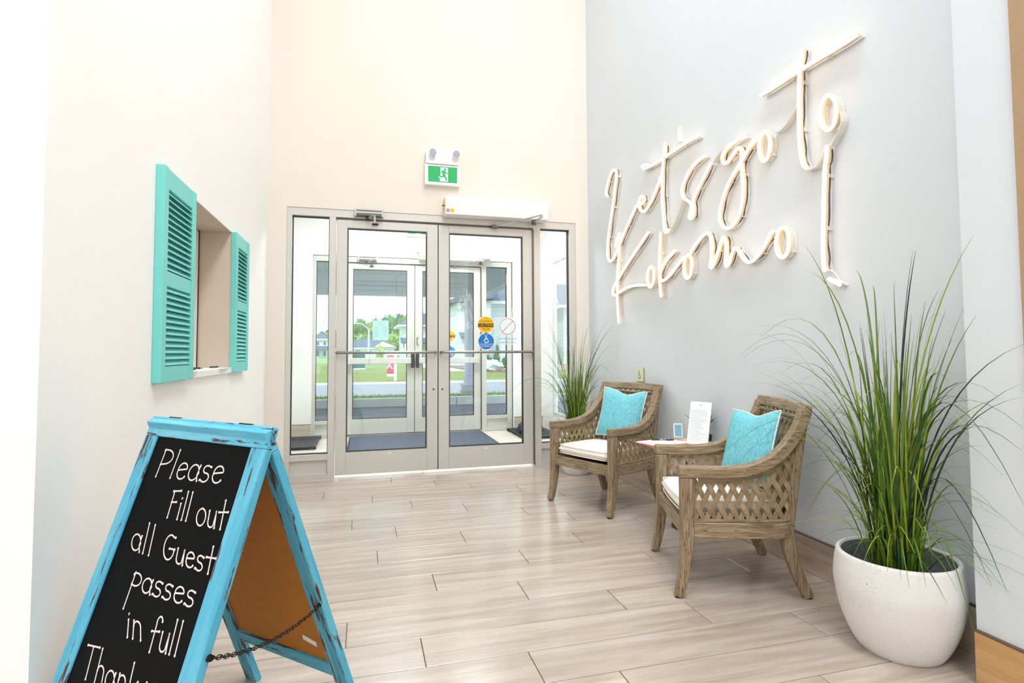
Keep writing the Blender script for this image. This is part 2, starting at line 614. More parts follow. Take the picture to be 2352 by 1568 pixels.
    def mesh(s, name):
        me = bpy.data.meshes.new(name)
        me.from_pydata(s.v, [], s.f)
        bm = bmesh.new()
        bm.from_mesh(me)
        bmesh.ops.recalc_face_normals(bm, faces=bm.faces)
        bm.to_mesh(me)
        bm.free()
        me.update()
        return me

    def build(s, name, mat, parent=None, bevel=0.0, smooth=False, segs=2, subsurf=0):
        return link(name, s.mesh(name), mat, parent, bevel, smooth, segs, subsurf)


def link(name, me, mat, parent=None, bevel=0.0, smooth=False, segs=2, subsurf=0):
    o = bpy.data.objects.new(name, me)
    COL.objects.link(o)
    if mat and not me.materials:
        me.materials.append(MATS[mat])
    if parent is not None:
        o.parent = parent
    if subsurf:
        md = o.modifiers.new('sub', 'SUBSURF')
        md.levels = md.render_levels = subsurf
    if bevel > 0:
        md = o.modifiers.new('bevel', 'BEVEL')
        md.width = bevel
        md.segments = segs
        md.limit_method = 'ANGLE'
        md.angle_limit = R(40)
    if smooth:
        me.shade_smooth()
        try:
            me.set_sharp_from_angle(angle=R(42))
        except Exception:
            pass
    return o


def tag(o, label=None, cat=None, group=None, kind=None):
    if label:
        o['label'] = label
    if cat:
        o['category'] = cat
    if group:
        o['group'] = group
    if kind:
        o['kind'] = kind
    return o


def thing(name, label, cat, loc=(0, 0, 0), rz=0.0, group=None):
    o = bpy.data.objects.new(name, None)
    o.empty_display_size = 0.1
    COL.objects.link(o)
    o.location = loc
    o.rotation_euler = (0, 0, rz)
    return tag(o, label, cat, group)


def struct(name, mb, mat, parent=None, bevel=0.0, label=None):
    o = mb.build(name, mat, parent, bevel)
    if parent is None:
        o['kind'] = 'structure'
    if label:
        o['label'] = label
    return o


def copy_tree(o, parent=None):
    c = o.copy()
    COL.objects.link(c)
    if parent is not None:
        c.parent = parent
    for ch in list(o.children):
        copy_tree(ch, c)
    return c


def text_mesh(body, size, name='text', align='CENTER', space=1.0, mirror=False, sx=1.0):
    """flat lettering in the XZ plane facing -Y, centred on the origin baseline middle"""
    cu = bpy.data.curves.new(name, 'FONT')
    cu.body = body
    cu.size = size
    cu.align_x = align
    cu.align_y = 'CENTER'
    cu.space_character = space
    cu.resolution_u = 3
    ob = bpy.data.objects.new(name, cu)
    COL.objects.link(ob)
    bpy.context.view_layer.update()
    me = bpy.data.meshes.new_from_object(ob)
    bpy.data.objects.remove(ob)
    me.name = name
    for v in me.vertices:
        x, y, _ = v.co
        v.co = ((-x if mirror else x) * sx, 0, y)
    return me


def catmull(pts, sub=4, closed=False):
    pts = [Vector(p) for p in pts]
    n = len(pts)
    out = []
    rng = n if closed else n - 1
    for i in range(rng):
        if closed:
            p0, p1, p2, p3 = pts[i - 1], pts[i], pts[(i + 1) % n], pts[(i + 2) % n]
        else:
            p0, p1, p2, p3 = pts[max(i - 1, 0)], pts[i], pts[i + 1], pts[min(i + 2, n - 1)]
        for k in range(sub):
            t = k / sub
            out.append(0.5 * ((2 * p1) + (p2 - p0) * t + (2 * p0 - 5 * p1 + 4 * p2 - p3) * t * t + (3 * p1 - p0 - 3 * p2 + p3) * t ** 3))
    if not closed:
        out.append(pts[-1])
    return out


# ------------------------------------------------------------------ room shell
XL, XR, YE = -0.77, 2.055, 4.853     # left wall, right wall, door wall
YV0, YV1 = 5.0, 7.236                # vestibule
LX = -5.0                            # lounge behind the camera
OP0, OP1, OPZ = -0.635, 1.928, 2.272  # opening of the glazed screen

floor = struct('floor', MB().box(LX, 2.4, -6, YV1 + 0.2, -0.12, -0.009), 'grout')
PW, PL = 0.1935, 1.1
plank_cache = {}


def plank(parent, x0, x1, y0, y1, mat, name='plank'):
    g = 0.0016
    key = (round(x1 - x0, 3), round(y1 - y0, 3), mat)
    if key not in plank_cache:
        a, b = (x1 - x0) / 2 - g, (y1 - y0) / 2 - g
        e = 0.0012
        m = MB().add([(-a, -b, -0.009), (a, -b, -0.009), (a, b, -0.009), (-a, b, -0.009),
                      (-a, -b, -e), (a, -b, -e), (a, b, -e), (-a, b, -e),
                      (-a + e, -b + e, 0), (a - e, -b + e, 0), (a - e, b - e, 0), (-a + e, b - e, 0)],
                     [(8, 9, 10, 11), (0, 1, 5, 4), (1, 2, 6, 5), (2, 3, 7, 6), (3, 0, 4, 7), (4, 5, 9, 8), (5, 6, 10, 9), (6, 7, 11, 10), (7, 4, 8, 11)])
        me = m.mesh(name)
        me.materials.append(MATS[mat])
        plank_cache[key] = me
    o = link(name, plank_cache[key], None, parent)
    o.location = ((x0 + x1) / 2, (y0 + y1) / 2, 0)


JOINTS = [0.215, 0.551, 0.813, 0.058, 0.32, 0.665, 1.03, 0.183, 0.548, 0.069, 0.797, 0.315, 0.682, 1.04, 0.205, 0.56, 0.817, 0.328]
k = 0
y1 = 4.61 + PW + 0.0465
rows = [(4.61 + PW, YE)]
y = 4.61 + PW
while y > -0.7:
    rows.append((y - PW, y))
    y -= PW
for i, (a, b) in enumerate(rows):
    if i == 0:
        j0 = 0.9
    else:
        j0 = JOINTS[i - 1] if i - 1 < len(JOINTS) else (i * 0.367) % PL
    xa, xb = (XL, XR) if a > 1.6 else (-2.6, 1.88 if b < 1.36 else XR)
    if a <= 1.6 < b:
        xa = XL
    xs = []
    x = j0
    while x > xa:
        x -= PL
    x += PL
    xs = [xa]
    while x < xb:
        if x - xs[-1] > 0.03:
            xs.append(x)
        x += PL
    xs.append(xb)
    for p, q in zip(xs[:-1], xs[1:]):
        plank(floor, p, q, a, b, 'plank')
# threshold and vestibule floor
i = 0
y = YE
while y < YV1 - 0.01:
    y2 = min(y + PW, YV1)
    x = -1.7 + (i * 0.43) % PL - PL
    xs = [-1.7]
    while x < 2.36:
        if x > -1.66:
            xs.append(x)
        x += PL
    xs.append(2.36)
    for p, q in zip(xs[:-1], xs[1:]):
        plank(floor, p, q, y, y2, 'plank_pale')
    y = y2
    i += 1

# left wall with its serving hatch
H0, H1, HZ0, HZ1, HX = 2.70, 3.56, 0.968, 1.772, -0.953
m = MB()
m.box(LX, XL, 1.6, H0, 0, CEIL).box(LX, XL, H1, YE + 0.147, 0, CEIL)
m.box(LX, XL, H0, H1, 0, HZ0 - 0.03).box(LX, XL, H0, H1, HZ1, CEIL)
m.box(LX, HX, H0, H1, HZ0 - 0.03, HZ1)
struct('wall_left', m, 'paint_warm')
# lining of the hatch, its closed sliding panel
wn1 = struct('window_1', MB().box(HX, XL, H1 - 0.004, H1, HZ0, HZ1).box(HX, XL, H0, H0 + 0.004, HZ0, HZ1).box(HX, XL, H0 + 0.004, H1 - 0.004, HZ1 - 0.004, HZ1), 'paint_tan')
MB().box(HX, HX + 0.012, H0 + 0.01, H1 - 0.016, HZ0, HZ1 - 0.01).build('sliding_panel', 'paint_cream', wn1)
MB().box(HX, HX + 0.016, H1 - 0.016, H1 - 0.008, HZ0, HZ1 - 0.004).build('panel_track', 'gasket', wn1)
MB().box(HX + 0.014, XL + 0.014, 2.74, 3.553, HZ0 - 0.03, HZ0).build('sill', 'paint_white', wn1, bevel=0.002)
wn1['label'] = 'tan lined serving hatch in the left wall between teal shutters'

# door wall
m = MB().box(XL, OP0, YE, YV0, 0, CEIL).box(OP1, XR, YE, YV0, 0, CEIL).box(OP0, OP1, YE, YV0, OPZ, CEIL)
struct('wall_end', m, 'paint_cream')
# right wall, pilaster, near wall in brown
struct('wall_right', MB().box(XR, 2.4, 1.345, YV0, 0, CEIL), 'paint_cool_dimmed')
struct('wall_pilaster', MB().box(1.88, 2.4, 1.176, 1.345, 0, CEIL), 'paint_cool_dimmed')
struct('wall_right_near', MB().box(1.872, 2.1, -0.4, 1.176, 0, CEIL).box(1.872, 2.1, -6, -4.6, 0, CEIL).box(1.872, 2.1, -4.6, -0.4, 0, 0.2).box(1.872, 2.1, -4.6, -0.4, 3.6, CEIL), 'wall_brown')
w = struct('window_9', MB().box(1.95, 2.0, -4.6, -4.54, 0.2, 3.6).box(1.95, 2.0, -0.46, -0.4, 0.2, 3.6).box(1.95, 2.0, -2.53, -2.47, 0.2, 3.6), 'alu')  # unseen window added so that daylight brightens the left wall
for a, b in ((-4.54, -2.53), (-2.47, -0.46)):
    MB().box(1.97, 1.976, a, b, 0.2, 3.6).build('pane', 'glass', w)
# lounge behind the camera
struct('wall_lounge', MB().box(LX - 0.2, LX, -6, 1.6, 0, CEIL), 'paint_warm')
m = MB().box(LX - 0.2, -4.2, -6.2, -6, 0, CEIL).box(1.2, 2.4, -6.2, -6, 0, CEIL).box(-4.2, 1.2, -6.2, -6, 0, 0.5).box(-4.2, 1.2, -6.2, -6, 3.8, CEIL).box(-1.65, -1.35, -6.2, -6, 0.5, 3.8)
struct('wall_near', m, 'paint_white')
struct('window_5', MB().box(-4.2, -1.65, -6.11, -6.1, 0.5, 3.8), 'glass')
struct('window_6', MB().box(-1.35, 1.2, -6.11, -6.1, 0.5, 3.8), 'glass')
struct('ceiling', MB().box(LX - 0.2, 2.4, -6.2, YV0, CEIL, CEIL + 0.2), 'paint_white')
PLAB = ['square white ceiling panel over the neon sign', 'square white ceiling panel over the sandwich board', 'large white fill light added on the unseen lounge ceiling by the window', 'large white fill light added in the middle of the unseen lounge ceiling']
for (x, y, sx, sy, pw, c), lb in zip(PANELS, PLAB):
    p = thing('ceiling_panel_light', lb, 'ceiling light', (x, y, CEIL), group='ceiling light panels')
    MB().box(-sx / 2 - 0.03, sx / 2 + 0.03, -sy / 2 - 0.03, sy / 2 + 0.03, -0.03, 0).build('frame', 'white_metal', p)
    MB().box(-sx / 2, sx / 2, -sy / 2, sy / 2, -0.034, -0.03).build('diffuser', 'panel_lens', p)


def baseboard(name, x0, x1, y0, y1, h, mat, along, joints, trim_mat='trim_bronze'):
    """tile skirting: pieces with open joints and a thin metal edge on top"""
    b = struct(name, MB().box(x0, x1, y0, y1, h, h + 0.006), trim_mat)
    lo, hi = (y0, y1) if along == 'y' else (x0, x1)
    cuts = [lo] + [j for j in joints if lo + 0.02 < j < hi - 0.02] + [hi]
    for p, q in zip(cuts[:-1], cuts[1:]):
        g = 0.001
        if along == 'y':
            MB().box(x0, x1, p + g, q - g, 0.001, h).build('tile', mat, b, bevel=0.001, segs=1)
        else:
            MB().box(p + g, q - g, y0, y1, 0.001, h).build('tile', mat, b, bevel=0.001, segs=1)
    return b


baseboard('baseboard_right', XR - 0.014, XR, 1.36, YE, 0.162, 'tile_base', 'y', [2.55, 3.70])
baseboard('baseboard_pilaster', 1.866, 1.88, 1.19, 1.345, 0.162, 'tile_base_side', 'y', [])
baseboard('baseboard_right_near', 1.858, 1.872, -1.0, 1.176, 0.162, 'tile_base_side', 'y', [0.1])
baseboard('baseboard_left', XL, XL + 0.014, 1.6, YE, 0.162, 'tile_base', 'y', [2.4, 3.5])
baseboard('baseboard_end', OP1 + 0.002, XR - 0.016, YE - 0.014, YE, 0.162, 'tile_base_vest', 'x', [])

# vestibule shell
m = MB().box(-2.2, OP0, YV1, YV1 + 0.2, 0, 3.2).box(OP1 + 0.02, 2.42, YV1, YV1 + 0.2, 0, 3.2).box(OP0, OP1 + 0.02, YV1, YV1 + 0.2, OPZ + 0.01, 3.2)
struct('wall_outer', m, 'paint_warm')
struct('wall_vestibule_left', MB().box(-1.9, -1.7, YV0, YV1, 0, 3.2), 'paint_warm')
VX = 2.36
VT = VX + 0.06
m = MB().box(VX, VT, YV0, YV1, 0, 0.24).box(VX, VT, YV0, YV1, 2.24, 3.2).box(VX, VT, YV0, 5.12, 0.24, 2.24).box(VX, VT, 6.78, YV1, 0.24, 2.24)
struct('wall_vestibule_right', m, 'paint_white')
w = struct('window_4', MB().box(VX - 0.004, VX + 0.03, 5.12, 5.16, 0.24, 2.24).box(VX - 0.004, VX + 0.03, 6.74, 6.78, 0.24, 2.24).box(VX - 0.004, VX + 0.03, 5.16, 6.74, 2.20, 2.24).box(VX - 0.004, VX + 0.03, 5.16, 6.74, 0.24, 0.28), 'alu')
MB().box(VX + 0.008, VX + 0.014, 5.16, 6.74, 0.28, 2.20).build('pane', 'glass', w)
struct('ceiling_vestibule', MB().box(-1.9, 2.6, YV0, YV1 + 0.2, 3.0, 3.2), 'paint_white')
# back of the lobby wall towards the vestibule, left and right of the lobby
struct('wall_vestibule_near', MB().box(-1.9, -1.05, YV0 - 0.02, YV0, 0, 3.0), 'paint_white')
baseboard('baseboard_outer', -1.7, OP0 - 0.002, YV1 - 0.014, YV1, 0.17, 'tile_base_vest', 'x', [])
baseboard('baseboard_outer_right', OP1 + 0.03, VX, YV1 - 0.014, YV1, 0.17, 'tile_base_vest', 'x', [])


# ------------------------------------------------------------------ glazed screens (inner and outer)
def screen(Y, n, inner):
    """aluminium frame with two sidelights and a pair of door leaves; n = numbering offset"""
    d0, d1 = Y, Y + 0.10
    HEAD = 2.206
    t = struct('trim_%d' % (1 if inner else 2), MB().box(OP0, OP1, d0, d1, HEAD, OPZ), 'alu', bevel=0.002)
    t['label'] = 'grey aluminium door frame of the %s entrance' % ('lobby' if inner else 'street')
    for x0, x1, nm in ((OP0, -0.593, 'jamb'), (-0.297, -0.244, 'mullion'), (1.505, 1.577, 'mullion'), (1.866, OP1, 'jamb')):
        MB().box(x0, x1, d0, d1, 0, HEAD).build(nm, 'alu', t, bevel=0.002)
    MB().box(-0.244, 1.505, d0 + 0.02, d0 + 0.06, HEAD - 0.016, HEAD).build('door_stop', 'alu_dark', t)
    # sidelights
    for w, (x0, x1) in enumerate(((-0.593, -0.297), (1.577, 1.866))):
        s = struct('window_%d' % (n + w), MB().box(x0, x1, d0 + 0.005, d1 - 0.005, 0.162, 0.21), 'alu', bevel=0.0015)
        MB().box(x0, x1, d0 + 0.03, d1 - 0.03, 0.05, 0.162).build('kick_panel', 'alu', s)
        MB().box(x0, x1, d0 + 0.005, d1 - 0.005, 0.0, 0.05).build('bottom_rail', 'alu', s, bevel=0.0015)
        MB().box(x0, x1, d0 + 0.047, d0 + 0.053, 0.21, HEAD).build('pane', 'glass', s)
        g = 0.006
        MB().box(x0, x0 + g, d0 + 0.03, d0 + 0.07, 0.21, HEAD).box(x1 - g, x1, d0 + 0.03, d0 + 0.07, 0.21, HEAD).box(x0 + g, x1 - g, d0 + 0.03, d0 + 0.07, HEAD - g, HEAD).box(x0 + g, x1 - g, d0 + 0.03, d0 + 0.07, 0.21, 0.21 + g).build('gasket', 'gasket', s)
    # leaves
    yd0, yd1 = d0 + 0.012, d0 + 0.057
    Z0, Z1 = 0.028, 2.188
    for w, (x0, x1, g0, g1) in enumerate(((-0.238, 0.6215, -0.152, 0.528), (0.6285, 1.5, 0.722, 1.41))):
        GZ0, GZ1 = 0.214, 2.122
        d = struct('door_%d' % (w + 1 + (0 if inner else 2)), MB().box(x0, g0, yd0, yd1, Z0, Z1), 'alu', bevel=0.003)
        d['label'] = '%s glazed aluminium leaf of the %s double door' % ('plain left-hand' if w == 0 else 'right-hand', 'lobby' if inner else 'street')
        MB().box(g1, x1, yd0, yd1, Z0, Z1).build('stile', 'alu', d, bevel=0.003)
        MB().box(g0, g1, yd0, yd1, GZ1, Z1).build('top_rail', 'alu', d, bevel=0.001)
        MB().box(g0, g1, yd0, yd1, Z0, GZ0).build('bottom_rail', 'alu', d, bevel=0.001)
        b_ = 0.008
        MB().prism([(g0, GZ0), (g0 + b_, GZ0 + b_), (g0 + b_, GZ1 - b_), (g0, GZ1)], 'y', yd0 + 0.006, yd1 - 0.01).prism([(g1, GZ0), (g1 - b_, GZ0 + b_), (g1 - b_, GZ1 - b_), (g1, GZ1)], 'y', yd0 + 0.006, yd1 - 0.01).prism([(g0, GZ1), (g1, GZ1), (g1 - b_, GZ1 - b_), (g0 + b_, GZ1 - b_)], 'y', yd0 + 0.006, yd1 - 0.01).prism([(g0, GZ0), (g1, GZ0), (g1 - b_, GZ0 + b_), (g0 + b_, GZ0 + b_)], 'y', yd0 + 0.006, yd1 - 0.01).build('glazing_bead', 'alu_dark', d)
        e = 0.003
        MB().box(g0 + b_, g0 + b_ + e, yd0 + 0.012, yd1 - 0.012, GZ0 + b_, GZ1 - b_).box(g1 - b_ - e, g1 - b_, yd0 + 0.012, yd1 - 0.012, GZ0 + b_, GZ1 - b_).box(g0 + b_, g1 - b_, yd0 + 0.012, yd1 - 0.012, GZ1 - b_ - e, GZ1 - b_).box(g0 + b_, g1 - b_, yd0 + 0.012, yd1 - 0.012, GZ0 + b_, GZ0 + b_ + e).build('gasket', 'gasket', d)
        MB().box(g0 + b_, g1 - b_, yd0 + 0.019, yd0 + 0.025, GZ0 + b_, GZ1 - b_).build('pane', 'glass', d)
        # small maker's badge on the bottom rail
        cx = (g0 + g1) / 2 + (0.02 if w == 0 else -0.01)
        MB().disc(0, 0, 0.02, 0).xf(Matrix.Translation((cx, yd0 - 0.0012, GZ0 - 0.022)) @ Matrix.Diagonal((1, 1, 0.32, 1))).build('badge', 'white_metal', d)
        if inner:
            # bent push bar
            a, b2, zc = (-0.232, 0.604, 1.053) if w == 0 else (0.648, 1.494, 1.053)
            yb = yd0 - 0.055
            pts = [(a, yd0, zc), (a + 0.002, yb + 0.02, zc), (a + 0.012, yb + 0.004, zc), (a + 0.03, yb, zc), (b2 - 0.03, yb, zc), (b2 - 0.012, yb + 0.004, zc), (b2 - 0.002, yb + 0.02, zc), (b2, yd0, zc)]
            MB().sweep(pts, [(0.011 * math.cos(q * PI / 5), 0.0125 * math.sin(q * PI / 5)) for q in range(10)], (0, 0, 1)).build('push_bar', 'bronze_bar', d, smooth=True)
            MB().xf(Matrix()).disc(0.585 if w == 0 else 0.663, 0.727, 0.008, yd0 - 0.001, 12).build('lock_cylinder', 'gasket', d)
        else:
            # panic device: flat touch bar, end box, dark latch housing
            a, b2 = (-0.21, 0.575) if w == 0 else (0.675, 1.46)
            MB().box(a, b2, yd0 - 0.075, yd0 - 0.01, 0.91, 0.985).build('touch_bar', 'alu', d, bevel=0.006)
            MB().box(a + 0.26, a + 0.264, yd0 - 0.0765, yd0 - 0.07, 0.911, 0.984).build('bar_joint', 'gasket', d)
            h0 = 0.578 if w == 0 else 0.641
            MB().box(h0, h0 + 0.036, yd0 - 0.07, yd0, 0.855, 1.037).build('latch_housing', 'black_plastic', d, bevel=0.004)
            if w == 1:
                hp = [(0.675, yd0 - 0.004, 1.245), (0.655, yd0 - 0.012, 1.245), (0.655, yd0 - 0.012, 1.15), (0.675, yd0 - 0.004, 1.15)]
                MB().tube(hp, 0.004, 6).build('pull_handle', 'gasket', d)
    # meeting stile brush
    MB().box(0.6215, 0.6285, yd0 + 0.01, yd1 - 0.01, Z0, Z1).build('weather_strip', 'gasket', t)
    # continuous hinge strip on the right jamb
    MB().box(1.5005, 1.512, d0 - 0.006, d0 + 0.004, 0.02, 2.19).build('hinge', 'alu_dark', t)
    return t


screen(YE + 0.007, 2, True)
screen(YV1 + 0.0, 7, False)


def door_closer(Y, label):
    c = thing('door_closer', label, 'door closer', (0.027, Y, 2.243), group=None)
    MB().box(-0.118, 0.118, -0.05, 0, -0.026, 0.027).build('body', 'alu_dark', c, bevel=0.006)
    MB().box(-0.105, 0.105, -0.0525, -0.05, -0.004, 0.012).build('cover_plate', 'alu_bright', c, bevel=0.001)
    for s in (-1, 1):
        MB().box(s * 0.112 - 0.008, s * 0.112 + 0.008, -0.053, 0, -0.03, 0.031).build('end_cap', 'alu_bright', c, bevel=0.003)
    MB().lathe([(0.014, -0.046), (0.014, -0.026)], 14, -0.015, -0.025).build('spindle', 'gasket', c)
    MB().sweep([(-0.015, -0.03, -0.04), (0.045, -0.105, -0.03)], [(-0.009, -0.003), (0.009, -0.003), (0.009, 0.003), (-0.009, 0.003)], (0, 0, 1)).build('main_arm', 'chrome', c, bevel=0.001)
    MB().sweep([(0.045, -0.105, -0.036), (0.05, -0.02, -0.075)], [(-0.008, -0.003), (0.008, -0.003), (0.008, 0.003), (-0.008, 0.003)], (0, 0, 1)).build('fore_arm', 'chrome', c, bevel=0.001)
    MB().box(0.025, 0.078, -0.012, 0.008, -0.09, -0.076).build('shoe', 'gasket', c, bevel=0.003)


door_closer(YE + 0.005, 'small silver door closer with a folded arm above the left lobby door leaf')
door_closer(YV1 - 0.002, 'pale door closer seen through the glass above the street door')


def operator(Y, label, name_plate):
    o = thing('door_operator', label, 'door opener', (1.14, Y, 2.333))
    MB().box(-0.472, 0.472, -0.13, 0, -0.078, 0.08).build('cover', 'white_metal', o, bevel=0.004)
    MB().box(-0.4735, -0.472, -0.10, -0.02, -0.05, 0.06).build('end_plate', 'yellow', o)
    MB().box(-0.495, -0.472, -0.095, -0.085, 0.0, 0.008).build('switch', 'gasket', o)
    MB().rect(-0.43, -0.395, -0.062, -0.03, -0.1312).build('yellow_sticker', 'yellow', o)
    MB().rect(-0.464, -0.436, -0.06, -0.032, -0.1312).build('data_sticker', 'print_grey', o)
    # arm
    MB().lathe([(0.022, -0.115), (0.022, -0.078)], 14, 0.355, -0.06).build('spindle', 'alu_dark', o, smooth=True)
    MB().sweep([(0.355, -0.075, -0.098), (0.385, -0.215, -0.07)], [(-0.014, -0.005), (0.014, -0.005), (0.014, 0.005), (-0.014, 0.005)], (0, 0, 1)).build('crank_arm', 'alu_bright', o, bevel=0.002)
    MB().tube([(0.385, -0.215, -0.058), (0.2, -0.115, -0.095), (-0.005, -0.02, -0.137)], 0.007, 8).build('link_rod', 'alu_bright', o, smooth=True)
    MB().box(-0.035, 0.03, -0.03, 0.015, -0.152, -0.125).build('door_shoe', 'alu_dark', o, bevel=0.004)
    if name_plate:
        MB().rect(0.37, 0.465, -0.075, -0.045, -0.1312).build('name_plate', 'decal_black', o)
        t = link('lettering', text_mesh('STANLEY', 0.026), 'decal_white', o)
        t.location = (0.4175, -0.1316, -0.06)


operator(YE - 0.001, 'long white automatic door operator box above the right lobby door leaf', False)
operator(YV1 - 0.001, 'white automatic door operator box with a black name plate above the street door', True)


def running_man(parent, sx, c, w, h):
    """green field, pale doorway and green runner; face centre is the origin"""
    MB().rect(-w / 2, w / 2, -h / 2, h / 2, c).build('green_field', 'exit_green', parent)
    door = MB().rect(-0.02, 0.0475, -0.062, 0.063, c - 0.0006)
    # raised foot breaks out of the doorway on the left
    door.stroke([(-0.03, -0.025), (-0.018, -0.022)], 0.016, c - 0.0006)
    door.rect(-0.026, -0.02, -0.062, -0.036, c - 0.0006)
    door.build('pale_doorway', 'exit_white', parent)
    cc = c - 0.0013
    g = MB().disc(0.0225, 0.046, 0.0102, cc, 18)
    g.stroke([(0.011, 0.027), (0.008, 0.008)], 0.024, cc - 0.0002, capr=0.45)
    g.stroke([(0.013, 0.032), (-0.004, 0.031), (-0.012, 0.016)], 0.0095, cc - 0.0004)
    g.stroke([(0.018, 0.029), (0.03, 0.013), (0.046, 0.011)], 0.0095, cc - 0.0006)
    g.stroke([(0.012, 0.006), (0.021, -0.018), (0.032, -0.044)], 0.0135, cc - 0.0008)
    g.stroke([(0.006, 0.006), (0.004, -0.018)], 0.0135, cc - 0.001)
    g.stroke([(0.004, -0.020), (-0.024, -0.022)], 0.011, cc - 0.0012)
    g.build('running_figure', 'exit_green', parent)


def exit_sign(Y, z, label, lamps):
    o = thing('exit_sign', label, 'exit sign', (0.654, Y, z))
    MB().box(-0.155, 0.155, -0.05, 0, -0.105, 0.075).build('housing', 'white_plastic', o, bevel=0.004)
    MB().box(-0.155, -0.128, -0.054, -0.05, -0.105, 0.075).box(0.13, 0.155, -0.054, -0.05, -0.105, 0.075).box(-0.128, 0.13, -0.054, -0.05, 0.06, 0.075).box(-0.128, 0.13, -0.054, -0.05, -0.105, -0.082).build('bezel', 'white_plastic', o)
    f = bpy.data.objects.new('sign_face', None)
    f = MB().box(-0.128, 0.13, -0.0515, -0.05, -0.082, 0.06).build('sign_face', 'white_plastic', o)
    m_ = bpy.data.meshes  # face marks are pieces of the sign face
    holder = f
    sub = []
    before = set(bpy.data.objects)
    running_man(holder, 1, -0.0522, 0.256, 0.14)
    for ob in set(bpy.data.objects) - before:
        ob.location = (0.001, 0, -0.011)
    if lamps:
        MB().box(-0.148, 0.143, -0.07, 0, 0.077, 0.19).build('battery_box', 'white_plastic', o, bevel=0.004)
        MB().box(-0.151, -0.148, -0.05, -0.044, 0.145, 0.151).build('indicator', 'decal_red', o)
        for sx in (-0.093, 0.113):
            l = MB().lathe([(0.018, 0), (0.032, 0.012), (0.033, 0.03), (0.031, 0.032)], 24).xf(Matrix.Translation((sx, -0.085, 0.163)) @ Matrix.Rotation(R(96), 4, 'X')).build('lamp_head', 'white_plastic', o, smooth=True)
            MB().lathe([(0.0305, 0.0325), (0.0305, 0.034)], 24).xf(Matrix.Translation((sx, -0.085, 0.163)) @ Matrix.Rotation(R(96), 4, 'X')).build('lens', 'lamp_lens', l)
            led = MB()
            for q in range(3):
                a = R(90 + 120 * q + 60)
                led.lathe([(0.008, 0.034), (0.005, 0.036)], 12, 0.015 * math.cos(a), 0.015 * math.sin(a))
            led.xf(Matrix.Translation((sx, -0.085, 0.163)) @ Matrix.Rotation(R(96), 4, 'X')).build('led', 'alu_bright', l)
            MB().tube([(sx, -0.095, 0.132), (sx - 0.002, -0.085, 0.116), (sx - 0.006, -0.068, 0.108)], 0.008, 8).build('swivel', 'white_plastic', l, smooth=True)


exit_sign(YE, 2.635, 'white exit sign with a green running figure and two emergency lamps', True)
exit_sign(YV1, 2.67, 'green running figure exit sign seen through the left lobby door', False)
s = thing('wall_sensor', 'small white motion sensor on the vestibule wall above the street door', 'sensor', (0.0, YV1, 2.665))
MB().box(-0.075, 0.075, -0.04, 0, -0.02, 0.02).build('body', 'white_plastic', s, bevel=0.006)
MB().disc(0.055, 0, 0.006, -0.041, 10).build('eye', 'gasket', s)

# decals on the right lobby leaf
PY = YE + 0.007 + 0.012 + 0.019


def decal(name, label, loc):
    return thing(name, label, 'sticker', loc)


d = decal('caution_decal', 'round yellow automatic caution door sticker on the lobby door glass', (1.061, PY - 0.0012, 1.301))
MB().disc(0, 0, 0.074, 0.0004, 40).build('disc', 'yellow', d)
MB().disc(0, 0, 0.079, 0.0008, 40).build('border', 'decal_white', d)
b = MB().rect(-0.074, 0.074, -0.022, 0.012, 0.0)
b.v = [(max(-1, min(1, p[0])), p[1], p[2]) for p in b.v]
b.build('band', 'decal_black', d)
for body, sz, z, mt, sx in (('CAUTION', 0.034, -0.005, 'yellow', 0.97), ('AUTOMATIC', 0.023, 0.030, 'decal_black', 0.93), ('DOOR', 0.024, -0.040, 'decal_black', 0.95), ('STANLEY', 0.009, 0.056, 'decal_black', 1.0)):
    t = link('lettering', text_mesh(body, sz, sx=sx), mt, d)
    t.location = (0, -0.0004, z)


def wheelchair(mb, s, ox, oz, c, w):
    mb.disc(ox - 0.05 * s, oz + 0.44 * s, 0.085 * s, c, 16)
    mb.stroke([(ox - 0.06 * s, oz + 0.33 * s), (ox - 0.04 * s, oz + 0.02 * s), (ox + 0.2 * s, oz + 0.02 * s), (ox + 0.32 * s, oz - 0.36 * s), (ox + 0.42 * s, oz - 0.32 * s)], w * s, c)
    mb.stroke([(ox - 0.05 * s, oz + 0.19 * s), (ox + 0.16 * s, oz + 0.19 * s)], w * 0.8 * s, c)
    mb.ring(ox + 0.0 * s, oz - 0.18 * s, (0.29 - w / 2) * s, (0.29 + w / 2) * s, c, 24, 118, 370)
    return mb


d = decal('wheelchair_decal', 'round blue wheelchair activate switch sticker below the yellow one', (1.064, PY - 0.0012, 1.149))
MB().disc(0, 0, 0.073, 0.0004, 40).build('disc', 'decal_blue', d)
MB().disc(0, 0, 0.078, 0.0008, 40).build('border', 'decal_white', d)
wheelchair(MB(), 0.062, 0, 0.018, 0.0, 0.11).build('wheelchair_symbol', 'decal_white', d)
for body, sz, z in (('ACTIVATE SWITCH', 0.0155, -0.026), ('TO OPERATE', 0.0175, -0.045), ('STANLEY', 0.009, 0.058)):
    t = link('lettering', text_mesh(body, sz), 'decal_white', d)
    t.location = (0, -0.0002, z)
d = decal('no_smoking_sheet', 'clear sheet with a faint red prohibition ring seen from behind', (1.268, PY + 0.0072, 1.245))
MB().rect(-0.128, 0.128, -0.127, 0.127, 0.0).build('film', 'film_sheet', d)
MB().disc(0.0, 0.042, 0.083, -0.0003, 40).build('ring_backing', 'film_white', d)
MB().ring(0.0, 0.042, 0.069, 0.075, -0.0006, 40).stroke([(-0.05, -0.008), (0.05, 0.092)], 0.006, -0.0006, cap=False).build('prohibition_ring', 'decal_red', d)
